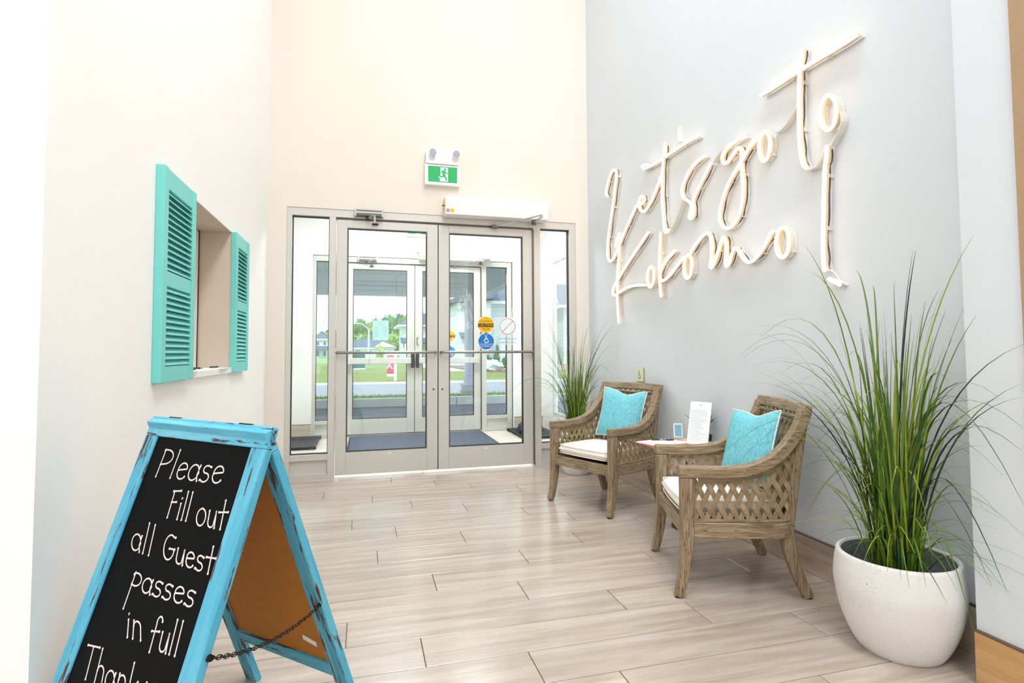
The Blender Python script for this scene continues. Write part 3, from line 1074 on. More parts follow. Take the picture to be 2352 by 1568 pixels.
for body, z in (('NO SMOKING', -0.072), ('NO VAPING', -0.106)):
    t = link('lettering', text_mesh(body, 0.029, mirror=True), 'print_grey', d)
    t.location = (-0.005, -0.0004, z)
# decals on the street leaf, hours sheet on its left leaf
PYO = YV1 + 0.012 + 0.019
d = decal('caution_decal', 'round yellow caution sticker on the farther street door glass', (at(1033.5, 771, YV1).x, PYO - 0.0012, at(1033.5, 771, YV1).z))
MB().disc(0, 0, 0.077, 0.0004, 30).build('disc', 'yellow', d)
MB().rect(-0.076, 0.076, -0.022, 0.012, 0.0).build('band', 'decal_black', d)
for body, sz, z, mt in (('CAUTION', 0.034, -0.005, 'yellow'), ('AUTOMATIC', 0.022, 0.030, 'decal_black'), ('DOOR', 0.024, -0.040, 'decal_black')):
    t = link('lettering', text_mesh(body, sz), mt, d)
    t.location = (0, -0.0004, z)
d = decal('wheelchair_decal', 'round blue wheelchair sticker on the farther street door glass', (at(1033.5, 808, YV1).x, PYO - 0.0012, at(1033.5, 808, YV1).z))
MB().disc(0, 0, 0.076, 0.0004, 30).build('disc', 'decal_blue', d)
wheelchair(MB(), 0.062, 0, 0.018, 0.0, 0.11).build('wheelchair_symbol', 'decal_white', d)
for body, sz, z in (('ACTIVATE SWITCH', 0.0155, -0.026), ('TO OPERATE', 0.0175, -0.045)):
    t = link('lettering', text_mesh(body, sz), 'decal_white', d)
    t.location = (0, -0.0002, z)
a0, a1 = at(856, 735, YV1), at(893, 781, YV1)
d = decal('hours_sheet', 'pale green hours sheet taped to the street door glass, print reversed', ((a0.x + a1.x) / 2, PYO + 0.0072, (a0.z + a1.z) / 2))
hw, hh = (a1.x - a0.x) / 2, (a0.z - a1.z) / 2
MB().rect(-hw, hw, -hh, hh, 0.0).build('film', 'film_green', d)
t = link('lettering', text_mesh('THE BEACH CLUB', 0.024, mirror=True, sx=0.9), 'print_grey', d)
t.location = (0, -0.0004, hh - 0.02)
t = link('lettering', text_mesh('hours', 0.034, mirror=True), 'print_grey', d)
t.location = (0, -0.0004, hh - 0.05)
pr = MB()
for i in range(7):
    z = hh - 0.085 - i * 0.02
    pr.rect(-hw + 0.02, -hw + 0.07, z, z + 0.004, -0.0004).rect(hw - 0.075, hw - 0.02, z, z + 0.004, -0.0004)
pr.build('print_lines', 'print_grey', d)

# ------------------------------------------------------------------ shutters
def shutter(y0, y1, label):
    z0, z1 = 0.94, 1.772
    o = thing('window_shutter', label, 'shutter', (XL, (y0 + y1) / 2, z0), group='teal shutters beside the serving hatch')
    h = z1 - z0
    w2 = (y1 - y0) / 2
    sw, T = 0.048, 0.032
    for s in (-1, 1):
        a, b = (-w2, -w2 + sw) if s < 0 else (w2 - sw, w2)
        MB().box(0, T, a, b, 0, h).build('stile', 'shutter_teal', o, bevel=0.003)
    zr = [(0, 0.062), (0.372, 0.432), (0.752, h)]
    for a, b in zr:
        MB().box(0.002, T - 0.004, -w2 + sw, w2 - sw, a, b).build('rail', 'shutter_teal', o, bevel=0.002)
    MB().box(0, 0.003, -w2 + sw, w2 - sw, 0.062, 0.752).build('backing', 'shutter_teal', o)
    a = w2 - sw
    t = 0.004
    me = MB().prism([(0.005, 0.0155), (0.006, 0.0155 + t), (T - 0.003, -0.009 + t), (T - 0.003, -0.009)], 'y', -a, a).mesh('slat')
    me.materials.append(MATS['shutter_teal'])
    for lo, hi, n in ((0.062, 0.372, 13), (0.432, 0.752, 13)):
        p = (hi - lo) / n
        for i in range(n):
            s = link('slat', me, None, o)
            s.location = (0, 0, lo + p * (i + 0.5))


shutter(2.335, 2.742, 'teal louvred shutter on the hatch side nearer the chalkboard')
shutter(3.552, 3.925, 'teal louvred shutter on the hatch side nearer the doors')
# papers and pens on the hatch sill
for i, (x, y, a, lb) in enumerate(((-0.83, 2.87, 8, 'white form lying at the near end of the hatch sill'), (-0.85, 3.12, -12, 'white form lying in the middle of the hatch sill'), (-0.82, 3.37, 5, 'white form lying at the far end of the hatch sill'))):
    p = MB().box(-0.075, 0.075, -0.10, 0.10, 0, 0.002).build('paper_form', 'paper')
    p.location = (x, y, HZ0 + 0.0005)
    p.rotation_euler = (0, 0, R(a))
    tag(p, lb, 'paper', 'forms on the hatch sill')
    MB().rect(-0.05, 0.05, -0.06, -0.056, 0).xf(Matrix.Rotation(R(90), 4, 'X')).xf(Matrix.Translation((0, 0, 0.0024))).build('print_line', 'decal_red', p)
for i, (x, y, a) in enumerate(((-0.825, 3.0, 70), (-0.86, 3.17, 40), (-0.82, 3.44, 80))):
    p = thing('pen', 'short dark pen on the hatch sill ' + ('between the first two forms from the chalkboard', 'on the middle form', 'on the form nearest the doors')[i], 'pen', (x, y, HZ0 + 0.007), R(a), 'pens on the hatch sill')
    MB().tube([(-0.05, 0, 0), (0.04, 0, 0)], 0.005, 8).build('barrel', 'pen_black', p, smooth=True)
    MB().tube([(0.04, 0, 0), (0.055, 0, 0)], 0.004, 8, scale=[1, 0.3]).build('tip', 'pen_grey', p, smooth=True)

# ------------------------------------------------------------------ chalkboard easel
AW, AZ, AF, AB = 0.505, 0.876, 0.312, 0.328
sb = thing('sandwich_board', 'blue distressed wooden sandwich board with a handwritten chalkboard', 'chalkboard sign', (-0.395, 1.6, 0), -0.7624)
SLF, SLB = math.hypot(AZ, AF), math.hypot(AZ, AB)
TF = 0.022


def panel_frame(length, spread, front):
    """local axes: x across, y thickness (0 = outer face), z up the slope measured from the foot"""
    ang = math.atan2(spread, AZ)
    M_ = Matrix.Translation((0, -spread if front else spread, 0)) @ Matrix.Rotation(-ang if front else ang, 4, 'X')
    y0, y1 = (0.0, TF) if front else (-TF, 0.0)
    return M_, y0, y1


STW, RAILW, TOPW = 0.053, 0.052, 0.054


def place(ob, M_):
    ob.matrix_local = M_
    return ob


PIN = 0.74
for front in (True, False):
    L_ = SLF if front else SLB
    M_, ya, yb = panel_frame(L_, AF if front else AB, front)
    if not front:
        L_ -= 0.006
    for s in (-1, 1):
        a, b = (-AW / 2, -AW / 2 + STW) if s < 0 else (AW / 2 - STW, AW / 2)
        place(MB().box(a, b, ya, yb, 0.004, L_ - TOPW).build('stile', 'sign_blue', sb, bevel=0.003), M_)
    place(MB().box(-AW / 2, AW / 2, ya, yb, L_ - TOPW, L_).build('top_rail', 'sign_blue_h', sb, bevel=0.003), M_)
    zb = L_ - 0.755
    place(MB().box(-AW / 2 + STW, AW / 2 - STW, ya + 0.001, yb - 0.001, zb, zb + 0.042).build('bottom_rail', 'sign_blue_h', sb, bevel=0.003), M_)
    if front:
        cb = place(MB().box(-AW / 2 + STW, AW / 2 - STW, 0.006, 0.010, zb + 0.042, L_ - TOPW).build('chalkboard', 'chalkboard', sb), M_)
        place(MB().box(-AW / 2 + STW, AW / 2 - STW, 0.0105, 0.013, zb + 0.042, L_ - TOPW).build('backing_board', 'hardboard', sb), M_)
    else:
        hb = place(MB().box(-AW / 2 + STW, AW / 2 - STW, -0.014, -0.010, zb + 0.042, L_ - TOPW).build('backing_board', 'hardboard', sb), M_)
        place(MB().box(-AW / 2 + STW, AW / 2 - STW, -0.0095, -0.005, zb + 0.042, L_ - TOPW).build('chalkboard', 'chalkboard', sb), M_)
        st = MB().rect(-0.022, 0.03, -0.009, 0.009, 0.0).build('paper_sticker', 'paper', hb)
        st.location = (0.135, -0.0145, L_ - 0.655)
        st.rotation_euler = (0, R(14), 0)
MFRONT, _, _ = panel_frame(SLF, AF, True)
MBACK, _, _ = panel_frame(SLB, AB, False)
for s in (-1, 1):
    MB().tube([(s * 0.15 - 0.025, 0.004, AZ - 0.004), (s * 0.15 + 0.025, 0.004, AZ - 0.004)], 0.005, 8).build('hinge', 'chain_metal', sb)
# chain between the stiles on the right hand side
c0 = MFRONT @ Vector((AW / 2 + 0.004, 0.016, SLF - 0.49))
c1 = MBACK @ Vector((AW / 2 - 0.006, -TF - 0.002, SLB - 0.505))
ch = MB()
n = 34
for i in range(n):
    t = (i + 0.5) / n
    p = c0.lerp(c1, t) + Vector((0, 0, -0.028 * 4 * t * (1 - t)))
    p2 = c0.lerp(c1, t + 0.02) + Vector((0, 0, -0.028 * 4 * (t + 0.02) * (1 - t - 0.02)))
    T = (p2 - p).normalized()
    Q = Vector((0, 0, 1)).cross(T).normalized() if i % 2 else T.cross(Vector((0, 0, 1)).cross(T)).normalized()
    link_pts = [p + T * 0.0085 * math.cos(2 * PI * q / 8) + Q * 0.0048 * math.sin(2 * PI * q / 8) for q in range(8)]
    ch.tube(link_pts, 0.0012, 4, closed=True)
ch.build('chain', 'chain_metal', sb)
MB().lathe([(0.008, 0), (0.006, 0.006)], 10).xf(Matrix.Translation(c0) @ Matrix.Rotation(R(90), 4, 'Y')).build('chain_anchor', 'chain_metal', sb)
MB().lathe([(0.006, 0), (0.005, 0.006)], 10).xf(Matrix.Translation(c1)).build('chain_anchor', 'chain_metal', sb)

# hand lettering: strokes on a unit em (x to the right, y up, baseline 0, x-height .55, ascender 1)


def arc(cx, cy, rx, ry, a0, a1, n=10):
    return [(cx + rx * math.cos(R(a0 + (a1 - a0) * i / n)), cy + ry * math.sin(R(a0 + (a1 - a0) * i / n))) for i in range(n + 1)]


def bowl(x0=0.22, w=0.2, cy=0.27, h=0.27):
    return arc(x0, cy, w, h, 60, 330, 14)


GL = {
    'P': (0.62, [[(0.08, 0), (0.12, 0.98)], [(0.1, 0.95)] + arc(0.22, 0.72, 0.32, 0.26, 100, -90) + [(0.1, 0.44)]]),
    'p': (0.55, [[(0.04, -0.75), (0.14, 0.62)], [(0.1, 0.55)] + arc(0.24, 0.38, 0.24, 0.24, 110, -100) + [(0.1, 0.18)]]),
    'l': (0.26, [[(0.1, 0), (0.13, 1.0)]]),
    'e': (0.50, [[(0.08, 0.3), (0.42, 0.36)] + arc(0.25, 0.34, 0.18, 0.22, 10, 190) + arc(0.26, 0.26, 0.2, 0.26, 190, 320)]),
    'a': (0.52, [arc(0.24, 0.27, 0.2, 0.27, 40, 360, 16), [(0.44, 0.52), (0.40, 0.2), (0.46, 0.0)]]),
    's': (0.44, [[(0.36, 0.5)] + arc(0.22, 0.41, 0.14, 0.13, 60, 250) + arc(0.2, 0.14, 0.16, 0.15, 80, -150) + [(0.04, 0.04)]]),
    'F': (0.55, [[(0.06, 0), (0.14, 0.95)], [(0.08, 0.95), (0.52, 1.0)], [(0.1, 0.55), (0.38, 0.58)]]),
    'i': (0.26, [[(0.1, 0), (0.12, 0.55)], [(0.13, 0.74), (0.135, 0.745)]]),
    'o': (0.56, [arc(0.27, 0.29, 0.22, 0.3, 90, 450, 20)]),
    'u': (0.50, [[(0.08, 0.55), (0.08, 0.18)] + arc(0.23, 0.18, 0.15, 0.18, 180, 330) + [(0.41, 0.55)], [(0.41, 0.55), (0.43, 0.0)]]),
    't': (0.48, [[(0.22, 0), (0.26, 0.98)], [(0.04, 0.55), (0.46, 0.6)]]),
    'G': (0.70, [[(0.56, 0.92)] + arc(0.34, 0.5, 0.28, 0.48, 60, 330, 14) + [(0.6, 0.42)], [(0.36, 0.45), (0.62, 0.47)]]),
    'n': (0.50, [[(0.08, 0), (0.1, 0.56)], [(0.1, 0.4)] + arc(0.25, 0.38, 0.15, 0.18, 170, 10) + [(0.42, 0.0)]]),
    'f': (0.44, [[(0.12, -0.1), (0.16, 0.72)] + arc(0.28, 0.78, 0.13, 0.2, 170, 20), [(0.0, 0.5), (0.36, 0.54)]]),
    'T': (0.62, [[(0.26, 0), (0.3, 0.95)], [(0.02, 0.93), (0.6, 1.0)]]),
    'h': (0.50, [[(0.08, 0), (0.12, 1.0)], [(0.1, 0.38)] + arc(0.25, 0.36, 0.15, 0.18, 170, 10) + [(0.41, 0.0)]]),
    'k': (0.50, [[(0.08, 0), (0.12, 1.0)], [(0.42, 0.56), (0.1, 0.26), (0.44, 0.0)]]),
    'y': (0.48, [[(0.06, 0.55), (0.24, 0.05)], [(0.44, 0.58), (0.1, -0.45)]]),
    '!': (0.24, [[(0.1, 0.25), (0.14, 1.0)], [(0.09, 0.02), (0.095, 0.025)]]),
}


def chalk_word(word, s0, t0, s1, t1, h, slant=0.0):
    """word from (s0,t0) to (s1,t1): s across from the left edge, t down from the top edge, h = ascender height"""
    tot = sum(GL[c][0] for c in word)
    sc = math.hypot(s1 - s0, t1 - t0) / tot
    ang = math.atan2(-(t1 - t0), s1 - s0)
    mb = MB()
    x = 0.0
    for c in word:
        wdt, strokes = GL[c]
        for st in strokes:
            pts = []
            for px_, py_ in st:
                lx, ly = (x + px_) * sc + slant * py_ * h, py_ * h
                gx = s0 + lx * math.cos(ang) - ly * math.sin(ang)
                gz = -t0 + lx * math.sin(ang) + ly * math.cos(ang)
                pts.append((gx - AW / 2, gz + SLF))
            mb.stroke(pts, 0.0038, 0.0053, cap=True, capr=0.82)
        x += wdt
    o = mb.build('chalk_word', 'chalk', cb)


chalk_word('Please', 0.100, 0.157, 0.382, 0.146, 0.072, 0.02)
chalk_word('Fill', 0.213, 0.246, 0.305, 0.243, 0.066, -0.15)
chalk_word('out', 0.330, 0.247, 0.448, 0.243, 0.064, -0.2)
chalk_word('all', 0.108, 0.336, 0.212, 0.338, 0.068, -0.3)
chalk_word('Guest', 0.246, 0.336, 0.455, 0.338, 0.056, -0.25)
chalk_word('passes', 0.162, 0.418, 0.424, 0.410, 0.058, -0.1)
chalk_word('in', 0.216, 0.512, 0.285, 0.506, 0.062, -0.5)
chalk_word('full', 0.312, 0.514, 0.424, 0.506, 0.066, -0.1)
chalk_word('Thank', 0.10, 0.622, 0.335, 0.618, 0.068, -0.25)
chalk_word('you!', 0.352, 0.612, 0.475, 0.606, 0.07, -0.15)

# ------------------------------------------------------------------ neon sign on the right wall
NEON=[
 ('L',[(4.314, 2.388), (4.35, 2.417), (4.33, 2.465), (4.276, 2.536), (4.22, 2.576), (4.173, 2.572), (4.147, 2.543), (4.148, 2.487), (4.172, 2.4), (4.219, 2.271), (4.278, 2.124), (4.322, 1.999), (4.335, 1.915), (4.326, 1.855), (4.287, 1.82), (4.232, 1.825), (4.178, 1.858), (4.114, 1.912), (3.991, 2.023), (3.893, 2.099), (3.799, 2.174)]),
 ('e',[(3.732, 2.164), (3.69, 2.175), (3.686, 2.201), (3.713, 2.222), (3.748, 2.209), (3.765, 2.175), (3.75, 2.135), (3.71, 2.106), (3.659, 2.1), (3.57, 2.148), (3.488, 2.223), (3.433, 2.286)]),
 ('t stem',[(3.369, 2.505), (3.391, 2.411), (3.413, 2.299), (3.421, 2.183), (3.418, 2.064), (3.405, 1.951), (3.39, 1.881), (3.361, 1.877), (3.343, 1.889)]),
 ('t bar',[(2.988, 2.399), (3.097, 2.407), (3.218, 2.407), (3.335, 2.405), (3.429, 2.402), (3.553, 2.407), (3.652, 2.415), (3.694, 2.431), (3.697, 2.446), (3.664, 2.445), (3.61, 2.425)]),
 ('s',[(2.917, 2.249), (2.999, 2.242), (3.08, 2.209), (3.141, 2.16), (3.171, 2.115), (3.16, 2.063), (3.11, 2.023), (3.072, 1.996), (3.07, 1.965), (3.087, 1.933), (3.092, 1.912), (3.073, 1.898), (3.052, 1.909), (3.044, 1.946), (3.05, 1.987), (3.035, 2.022), (2.983, 2.073), (2.916, 2.13), (2.854, 2.183)]),
 ('g',[(2.547, 2.229), (2.603, 2.233), (2.667, 2.227), (2.723, 2.209), (2.747, 2.177), (2.733, 2.143), (2.697, 2.139), (2.651, 2.165), (2.609, 2.187), (2.581, 2.17), (2.577, 2.127), (2.579, 2.076), (2.573, 1.999), (2.57, 1.94), (2.582, 1.869), (2.61, 1.807), (2.656, 1.765), (2.711, 1.755), (2.757, 1.776), (2.783, 1.824), (2.773, 1.889), (2.732, 1.963), (2.683, 2.021), (2.618, 2.071), (2.564, 2.111), (2.521, 2.147), (2.471, 2.169), (2.44, 2.184)]),
 ('o',[(2.385, 2.192), (2.373, 2.183), (2.364, 2.168), (2.357, 2.148), (2.354, 2.125), (2.355, 2.102), (2.36, 2.08), (2.368, 2.062), (2.378, 2.049), (2.391, 2.043), (2.403, 2.044), (2.415, 2.052), (2.425, 2.067), (2.432, 2.087), (2.435, 2.11), (2.434, 2.134), (2.429, 2.157), (2.42, 2.175), (2.41, 2.188), (2.397, 2.193)]),
 ('t2 stem',[(2.12, 2.491), (2.134, 2.447), (2.145, 2.37), (2.151, 2.274), (2.156, 2.179), (2.157, 2.081), (2.151, 1.991), (2.137, 1.933), (2.117, 1.911)]),
 ('t2 bar',[(1.825, 2.39), (1.917, 2.389), (2.027, 2.394), (2.129, 2.397), (2.247, 2.397), (2.352, 2.397), (2.415, 2.4)]),
 ('o2',[(1.975, 2.197), (1.962, 2.186), (1.952, 2.17), (1.944, 2.149), (1.94, 2.125), (1.941, 2.101), (1.946, 2.079), (1.954, 2.061), (1.965, 2.049), (1.978, 2.044), (1.992, 2.046), (2.005, 2.056), (2.017, 2.073), (2.025, 2.094), (2.029, 2.118), (2.028, 2.143), (2.023, 2.165), (2.014, 2.184), (2.003, 2.195), (1.989, 2.2)]),
 ('excl',[(1.996, 1.976), (2.006, 1.907), (2.013, 1.873), (2.021, 1.769), (2.029, 1.649), (2.036, 1.528), (2.035, 1.446), (2.028, 1.409)]),
 ('dot',[(2.01, 1.372), (1.979, 1.355), (1.949, 1.337)]),
 ('K stem',[(4.172, 1.921), (4.143, 1.973), (4.105, 2.02), (4.089, 1.994), (4.1, 1.918), (4.117, 1.829), (4.136, 1.74), (4.149, 1.65), (4.156, 1.558), (4.149, 1.438), (4.144, 1.346), (4.133, 1.281)]),
 ('K arm',[(3.626, 1.927), (3.738, 1.867), (3.922, 1.77), (4.06, 1.693), (4.143, 1.644), (4.225, 1.585), (4.239, 1.538), (4.199, 1.52), (4.115, 1.534), (3.995, 1.556), (3.854, 1.56), (3.68, 1.543)]),
 ('o3',[(3.591, 1.667), (3.577, 1.661), (3.566, 1.648), (3.558, 1.63), (3.554, 1.609), (3.555, 1.586), (3.56, 1.564), (3.569, 1.544), (3.582, 1.53), (3.596, 1.521), (3.611, 1.519), (3.625, 1.525), (3.637, 1.538), (3.645, 1.556), (3.649, 1.577), (3.648, 1.601), (3.643, 1.623), (3.633, 1.643), (3.621, 1.657), (3.606, 1.666)]),
 ('k stem',[(3.449, 1.89), (3.461, 1.797), (3.471, 1.72), (3.478, 1.642), (3.473, 1.538), (3.458, 1.433)]),
 ('k arm',[(3.271, 1.727), (3.357, 1.693), (3.436, 1.643), (3.477, 1.594), (3.469, 1.555), (3.424, 1.545), (3.339, 1.569), (3.254, 1.616), (3.175, 1.664)]),
 ('o4',[(3.113, 1.669), (3.1, 1.663), (3.088, 1.65), (3.08, 1.632), (3.076, 1.61), (3.076, 1.587), (3.081, 1.565), (3.089, 1.546), (3.101, 1.531), (3.115, 1.523), (3.129, 1.521), (3.143, 1.527), (3.154, 1.54), (3.163, 1.558), (3.167, 1.58), (3.167, 1.603), (3.162, 1.626), (3.153, 1.646), (3.142, 1.66), (3.128, 1.668)]),
 ('m',[(3.093, 1.67), (3.045, 1.711), (2.972, 1.753), (2.919, 1.77), (2.889, 1.762), (2.871, 1.726), (2.866, 1.657), (2.875, 1.592), (2.885, 1.561), (2.868, 1.551), (2.841, 1.576), (2.798, 1.645), (2.765, 1.698), (2.744, 1.71), (2.73, 1.671), (2.732, 1.607), (2.738, 1.563), (2.727, 1.537), (2.703, 1.554), (2.675, 1.604), (2.645, 1.631), (2.609, 1.593), (2.576, 1.553), (2.543, 1.533), (2.502, 1.536), (2.445, 1.569), (2.397, 1.615), (2.369, 1.649), (2.35, 1.663)]),
 ('o5',[(2.279, 1.664), (2.266, 1.657), (2.254, 1.644), (2.246, 1.625), (2.242, 1.604), (2.241, 1.581), (2.245, 1.558), (2.253, 1.539), (2.264, 1.525), (2.277, 1.517), (2.291, 1.516), (2.304, 1.522), (2.316, 1.535), (2.325, 1.554), (2.33, 1.576), (2.33, 1.6), (2.326, 1.623), (2.318, 1.642), (2.307, 1.656), (2.293, 1.664)]),
]
BAND= [[(2.342, 2.174), (2.293, 2.159), (2.241, 2.179), (2.193, 2.219), (2.16, 2.261)], [(2.108, 1.905), (2.075, 1.9), (2.045, 1.925), (2.016, 1.969)], [(1.925, 2.103), (1.921, 2.057), (1.942, 2.011), (1.967, 1.985), (1.98, 1.969)], [(3.358, 1.863), (3.286, 1.908), (3.222, 1.976), (3.173, 2.045)], [(2.842, 2.182), (2.791, 2.214), (2.741, 2.233), (2.694, 2.246)], [(3.213, 2.559), (3.218, 2.512), (3.217, 2.457)]]

NX = 0.043
SO = Vector((XR, 3.1, 1.9))
neon = thing('neon_sign', 'warm white script neon sign mounted on brackets on the right wall', 'neon sign', SO)
NV = Vector((-1, 0, 0))
closed_names = {'o', 'o2', 'o3', 'o4', 'o5'}
brk = MB().box(-0.03, 0.0, -0.007, 0.007, -0.009, 0.009).box(-0.003, 0.0, -0.013, 0.007, -0.013, 0.013).mesh('wall_bracket')
brk.materials.append(MATS['neon_metal'])
rnd = random.Random(3)
for nm, pts in NEON:
    cl = nm in closed_names
    P3 = [Vector((XR - NX, y, z)) - SO for y, z in pts]
    if nm == 'excl' or nm == 'dot':
        sub = 3
    else:
        sub = 3
    path = catmull(P3, sub, cl)
    seg = 8
    prof = [(0.0085 * math.cos(2 * PI * q / seg), 0.0085 * math.sin(2 * PI * q / seg)) for q in range(seg)]
    tb = MB().sweep(path, prof, NV, cl).build('neon_tube', 'neon', neon, smooth=True)
    MB().sweep(path, [(-0.008, -0.018), (0.008, -0.018), (0.008, -0.003), (-0.008, -0.003)], NV, cl).build('tube_base', 'neon_base', tb)
    MB().sweep(path, [(-0.0015, -0.031), (0.0015, -0.031), (0.0015, -0.017), (-0.0015, -0.017)], NV, cl).build('backing_strip', 'neon_metal', tb)
    MB().sweep(path, [(-0.003, -0.0425), (0.003, -0.0425), (0.003, -0.037), (-0.003, -0.037)], NV, cl).build('wall_rail', 'white_metal', tb)
    acc = 0.08
    last = path[0]
    for p in path[1:]:
        acc += (p - last).length
        last = p
        if acc > 0.21:
            acc = 0
            b = link('wall_bracket', brk, None, tb)
            b.location = (-0.0006, p.y, p.z)
    if nm in ('L', 't stem', 's', 'g', 't2 stem', 't2 bar', 'K arm', 'k arm', 'm', 'excl', 'e'):
        cp = [p + Vector((0.024 + 0.004 * math.sin(i * 1.3), -0.007 - 0.003 * math.sin(i * 0.9), 0.002 * math.cos(i))) for i, p in enumerate(path[1:-1])]
        if len(cp) > 3:
            MB().tube(cp, 0.0032, 5).build('cable', 'neon_cable', tb)
for pts in BAND:
    path = catmull([Vector((XR - 0.02, y, z)) - SO for y, z in pts], 3)
    MB().sweep(path, [(-0.002, -0.0195), (0.002, -0.0195), (0.002, 0.02), (-0.002, 0.02)], NV).build('link_strip', 'neon_metal', neon)
MB().tube(catmull([(XR - 0.03, 2.03, 1.42), (XR - 0.02, 2.0, 1.40), (XR - 0.012, 1.985, 1.37), (XR - 0.02, 1.96, 1.345)], 3), 0.003, 6).xf(Matrix.Translation(-SO)).build('supply_cord', 'white_plastic', neon)

# wall button
pb = thing('door_push_plate', 'pale square wheelchair push plate on the right wall above the far chair', 'push button', (XR, 3.851, 0.872), -PI / 2)
MB().box(-0.058, 0.058, -0.010, 0, -0.055, 0.055).build('back_box', 'plate_edge', pb, bevel=0.003)
MB().box(-0.055, 0.055, -0.014, -0.010, -0.052, 0.052).build('plate', 'plate_green', pb, bevel=0.002)
wheelchair(MB(), 0.062, 0.0, 0.0, -0.0145, 0.09).build('wheelchair_symbol', 'plate_symbol', pb)

# ------------------------------------------------------------------ armchairs
# local axes: +y = front, x across, floor at z = 0
FPX_, FPY = 0.272, 0.232      # front post
BPX = 0.245                   # rear post
ARM = [(0.262, 0.532), (0.18, 0.5305), (0.06, 0.531), (-0.03, 0.541), (-0.105, 0.566), (-0.17, 0.610), (-0.225, 0.672), (-0.262, 0.735), (-0.283, 0.792)]


def arm_x(y):
    t = max(0.0, min(1.0, (0.262 - y) / 0.545))
    return FPX_ + (BPX - FPX_) * t ** 1.6 + 0.012 * math.sin(PI * t)


chair = thing('armchair', 'weathered wooden armchair with woven sides facing the camera side, farther along the right wall', 'armchair', (0, 0, 0), group='woven armchairs')


def arm_z(y):
    for (ya, za), (yb, zb) in zip(ARM[:-1], ARM[1:]):
        if yb <= y <= ya:
            return za + (zb - za) * (ya - y) / (ya - yb)
    return ARM[0][1] if y > ARM[0][0] else ARM[-1][1]


def rear_y(z):
    """centre line of the rear post above the seat"""
    t = (z - 0.25) / (0.80 - 0.25)
    return -0.205 - 0.08 * t ** 1.3


for s in (-1, 1):
    # front leg and post in one sabre curve
    pts = [(s * FPX_, FPY + 0.0, 0.507), (s * FPX_, FPY, 0.40), (s * FPX_, FPY, 0.27), (s * FPX_, FPY + 0.004, 0.20), (s * FPX_, FPY + 0.014, 0.12), (s * (FPX_ + 0.002), FPY + 0.028, 0.05), (s * (FPX_ + 0.004), FPY + 0.042, 0.004)]
    pts = catmull(pts, 2)
    sc = [1.0 if p.z > 0.25 else 0.72 + 0.28 * p.z / 0.25 for p in pts]
    MB().sweep(pts, [(-0.025, -0.026), (0.025, -0.026), (0.025, 0.026), (-0.025, 0.026)], (0, 1, 0), scale=sc).build('leg', 'weathered_long', chair, bevel=0.005, smooth=True)
    MB().lathe([(0.011, 0), (0.012, 0.004)], 12, s * (FPX_ + 0.004), FPY + 0.043).build('foot_glide', 'black_plastic', chair)
    # rear leg, splayed back
    pts = [(s * BPX, -0.195, 0.30), (s * BPX, -0.196, 0.25), (s * BPX, -0.206, 0.19), (s * (BPX + 0.004), -0.228, 0.11), (s * (BPX + 0.008), -0.262, 0.03), (s * (BPX + 0.01), -0.275, 0.004)]
    pts = catmull(pts, 2)
    sc = [1.0 if p.z > 0.2 else 0.78 + 0.22 * p.z / 0.2 for p in pts]
    MB().sweep(pts, [(-0.022, -0.026), (0.022, -0.026), (0.022, 0.026), (-0.022, 0.026)], (0, 1, 0), scale=sc).build('leg', 'weathered_long', chair, bevel=0.004, smooth=True)
    MB().lathe([(0.011, 0), (0.012, 0.004)], 12, s * (BPX + 0.01), -0.275).build('foot_glide', 'black_plastic', chair)
    # rear post above the seat
    pts = [(s * BPX, rear_y(z), z) for z in (0.30, 0.40, 0.50, 0.60, 0.70, 0.785)]
    MB().sweep(pts, [(-0.014, -0.018), (0.014, -0.018), (0.014, 0.018), (-0.014, 0.018)], (0, 1, 0)).build('rear_post', 'weathered_long', chair, bevel=0.004, smooth=True)
    # sweeping arm
    pts = catmull([(s * arm_x(y), y, z) for y, z in ARM], 3)
    MB().sweep(pts, [(-0.024, -0.026), (0.024, -0.026), (0.024, 0.026), (-0.024, 0.026)], (s, 0, 0)).build('arm', 'weathered_y', chair, bevel=0.006, smooth=True)
    # inner bead under the arm
    pts = catmull([(s * arm_x(y), y + 0.012 * (i / 8), z - 0.032 - 0.006 * (i / 8)) for i, (y, z) in enumerate(ARM[1:8])], 2)
    MB().sweep(pts, [(-0.011, -0.007), (0.011, -0.007), (0.011, 0.007), (-0.011, 0.007)], (s, 0, 0)).build('arm_bead', 'weathered_y', chair, smooth=True)
    MB().box(min(s * 0.261, s * 0.283), max(s * 0.261, s * 0.283), FPY - 0.038, FPY - 0.026, 0.325, 0.505).build('side_bead', 'weathered_long', chair, bevel=0.003)
    # side seat rail with a rounded rear corner
    pts = [(s * FPX_, FPY - 0.02, 0.285), (s * 0.270, 0.0, 0.285), (s * 0.266, -0.12, 0.285), (s * 0.258, -0.18, 0.285), (s * 0.236, -0.212, 0.285), (s * 0.20, -0.224, 0.285)]
    MB().sweep(catmull(pts, 3), [(-0.016, -0.033), (0.016, -0.033), (0.016, 0.033), (-0.016, 0.033)], (0, 0, 1)).build('side_rail', 'weathered_y', chair, bevel=0.004, smooth=True)
    MB().sweep(catmull(pts[:-1], 3), [(-0.014, 0.033), (0.014, 0.033), (0.014, 0.046), (-0.014, 0.046)], (0, 0, 1)).build('rail_moulding', 'weathered_y', chair, bevel=0.003, smooth=True)
MB().box(-FPX_ + 0.02, FPX_ - 0.02, FPY - 0.018, FPY + 0.018, 0.252, 0.318).build('front_rail', 'weathered_x', chair, bevel=0.004)
MB().box(-0.205, 0.205, -0.238, -0.208, 0.252, 0.318).build('back_rail', 'weathered_x', chair, bevel=0.004)
MB().box(-0.24, 0.24, -0.205, 0.21, 0.292, 0.306).build('seat_deck', 'dark_wood', chair)
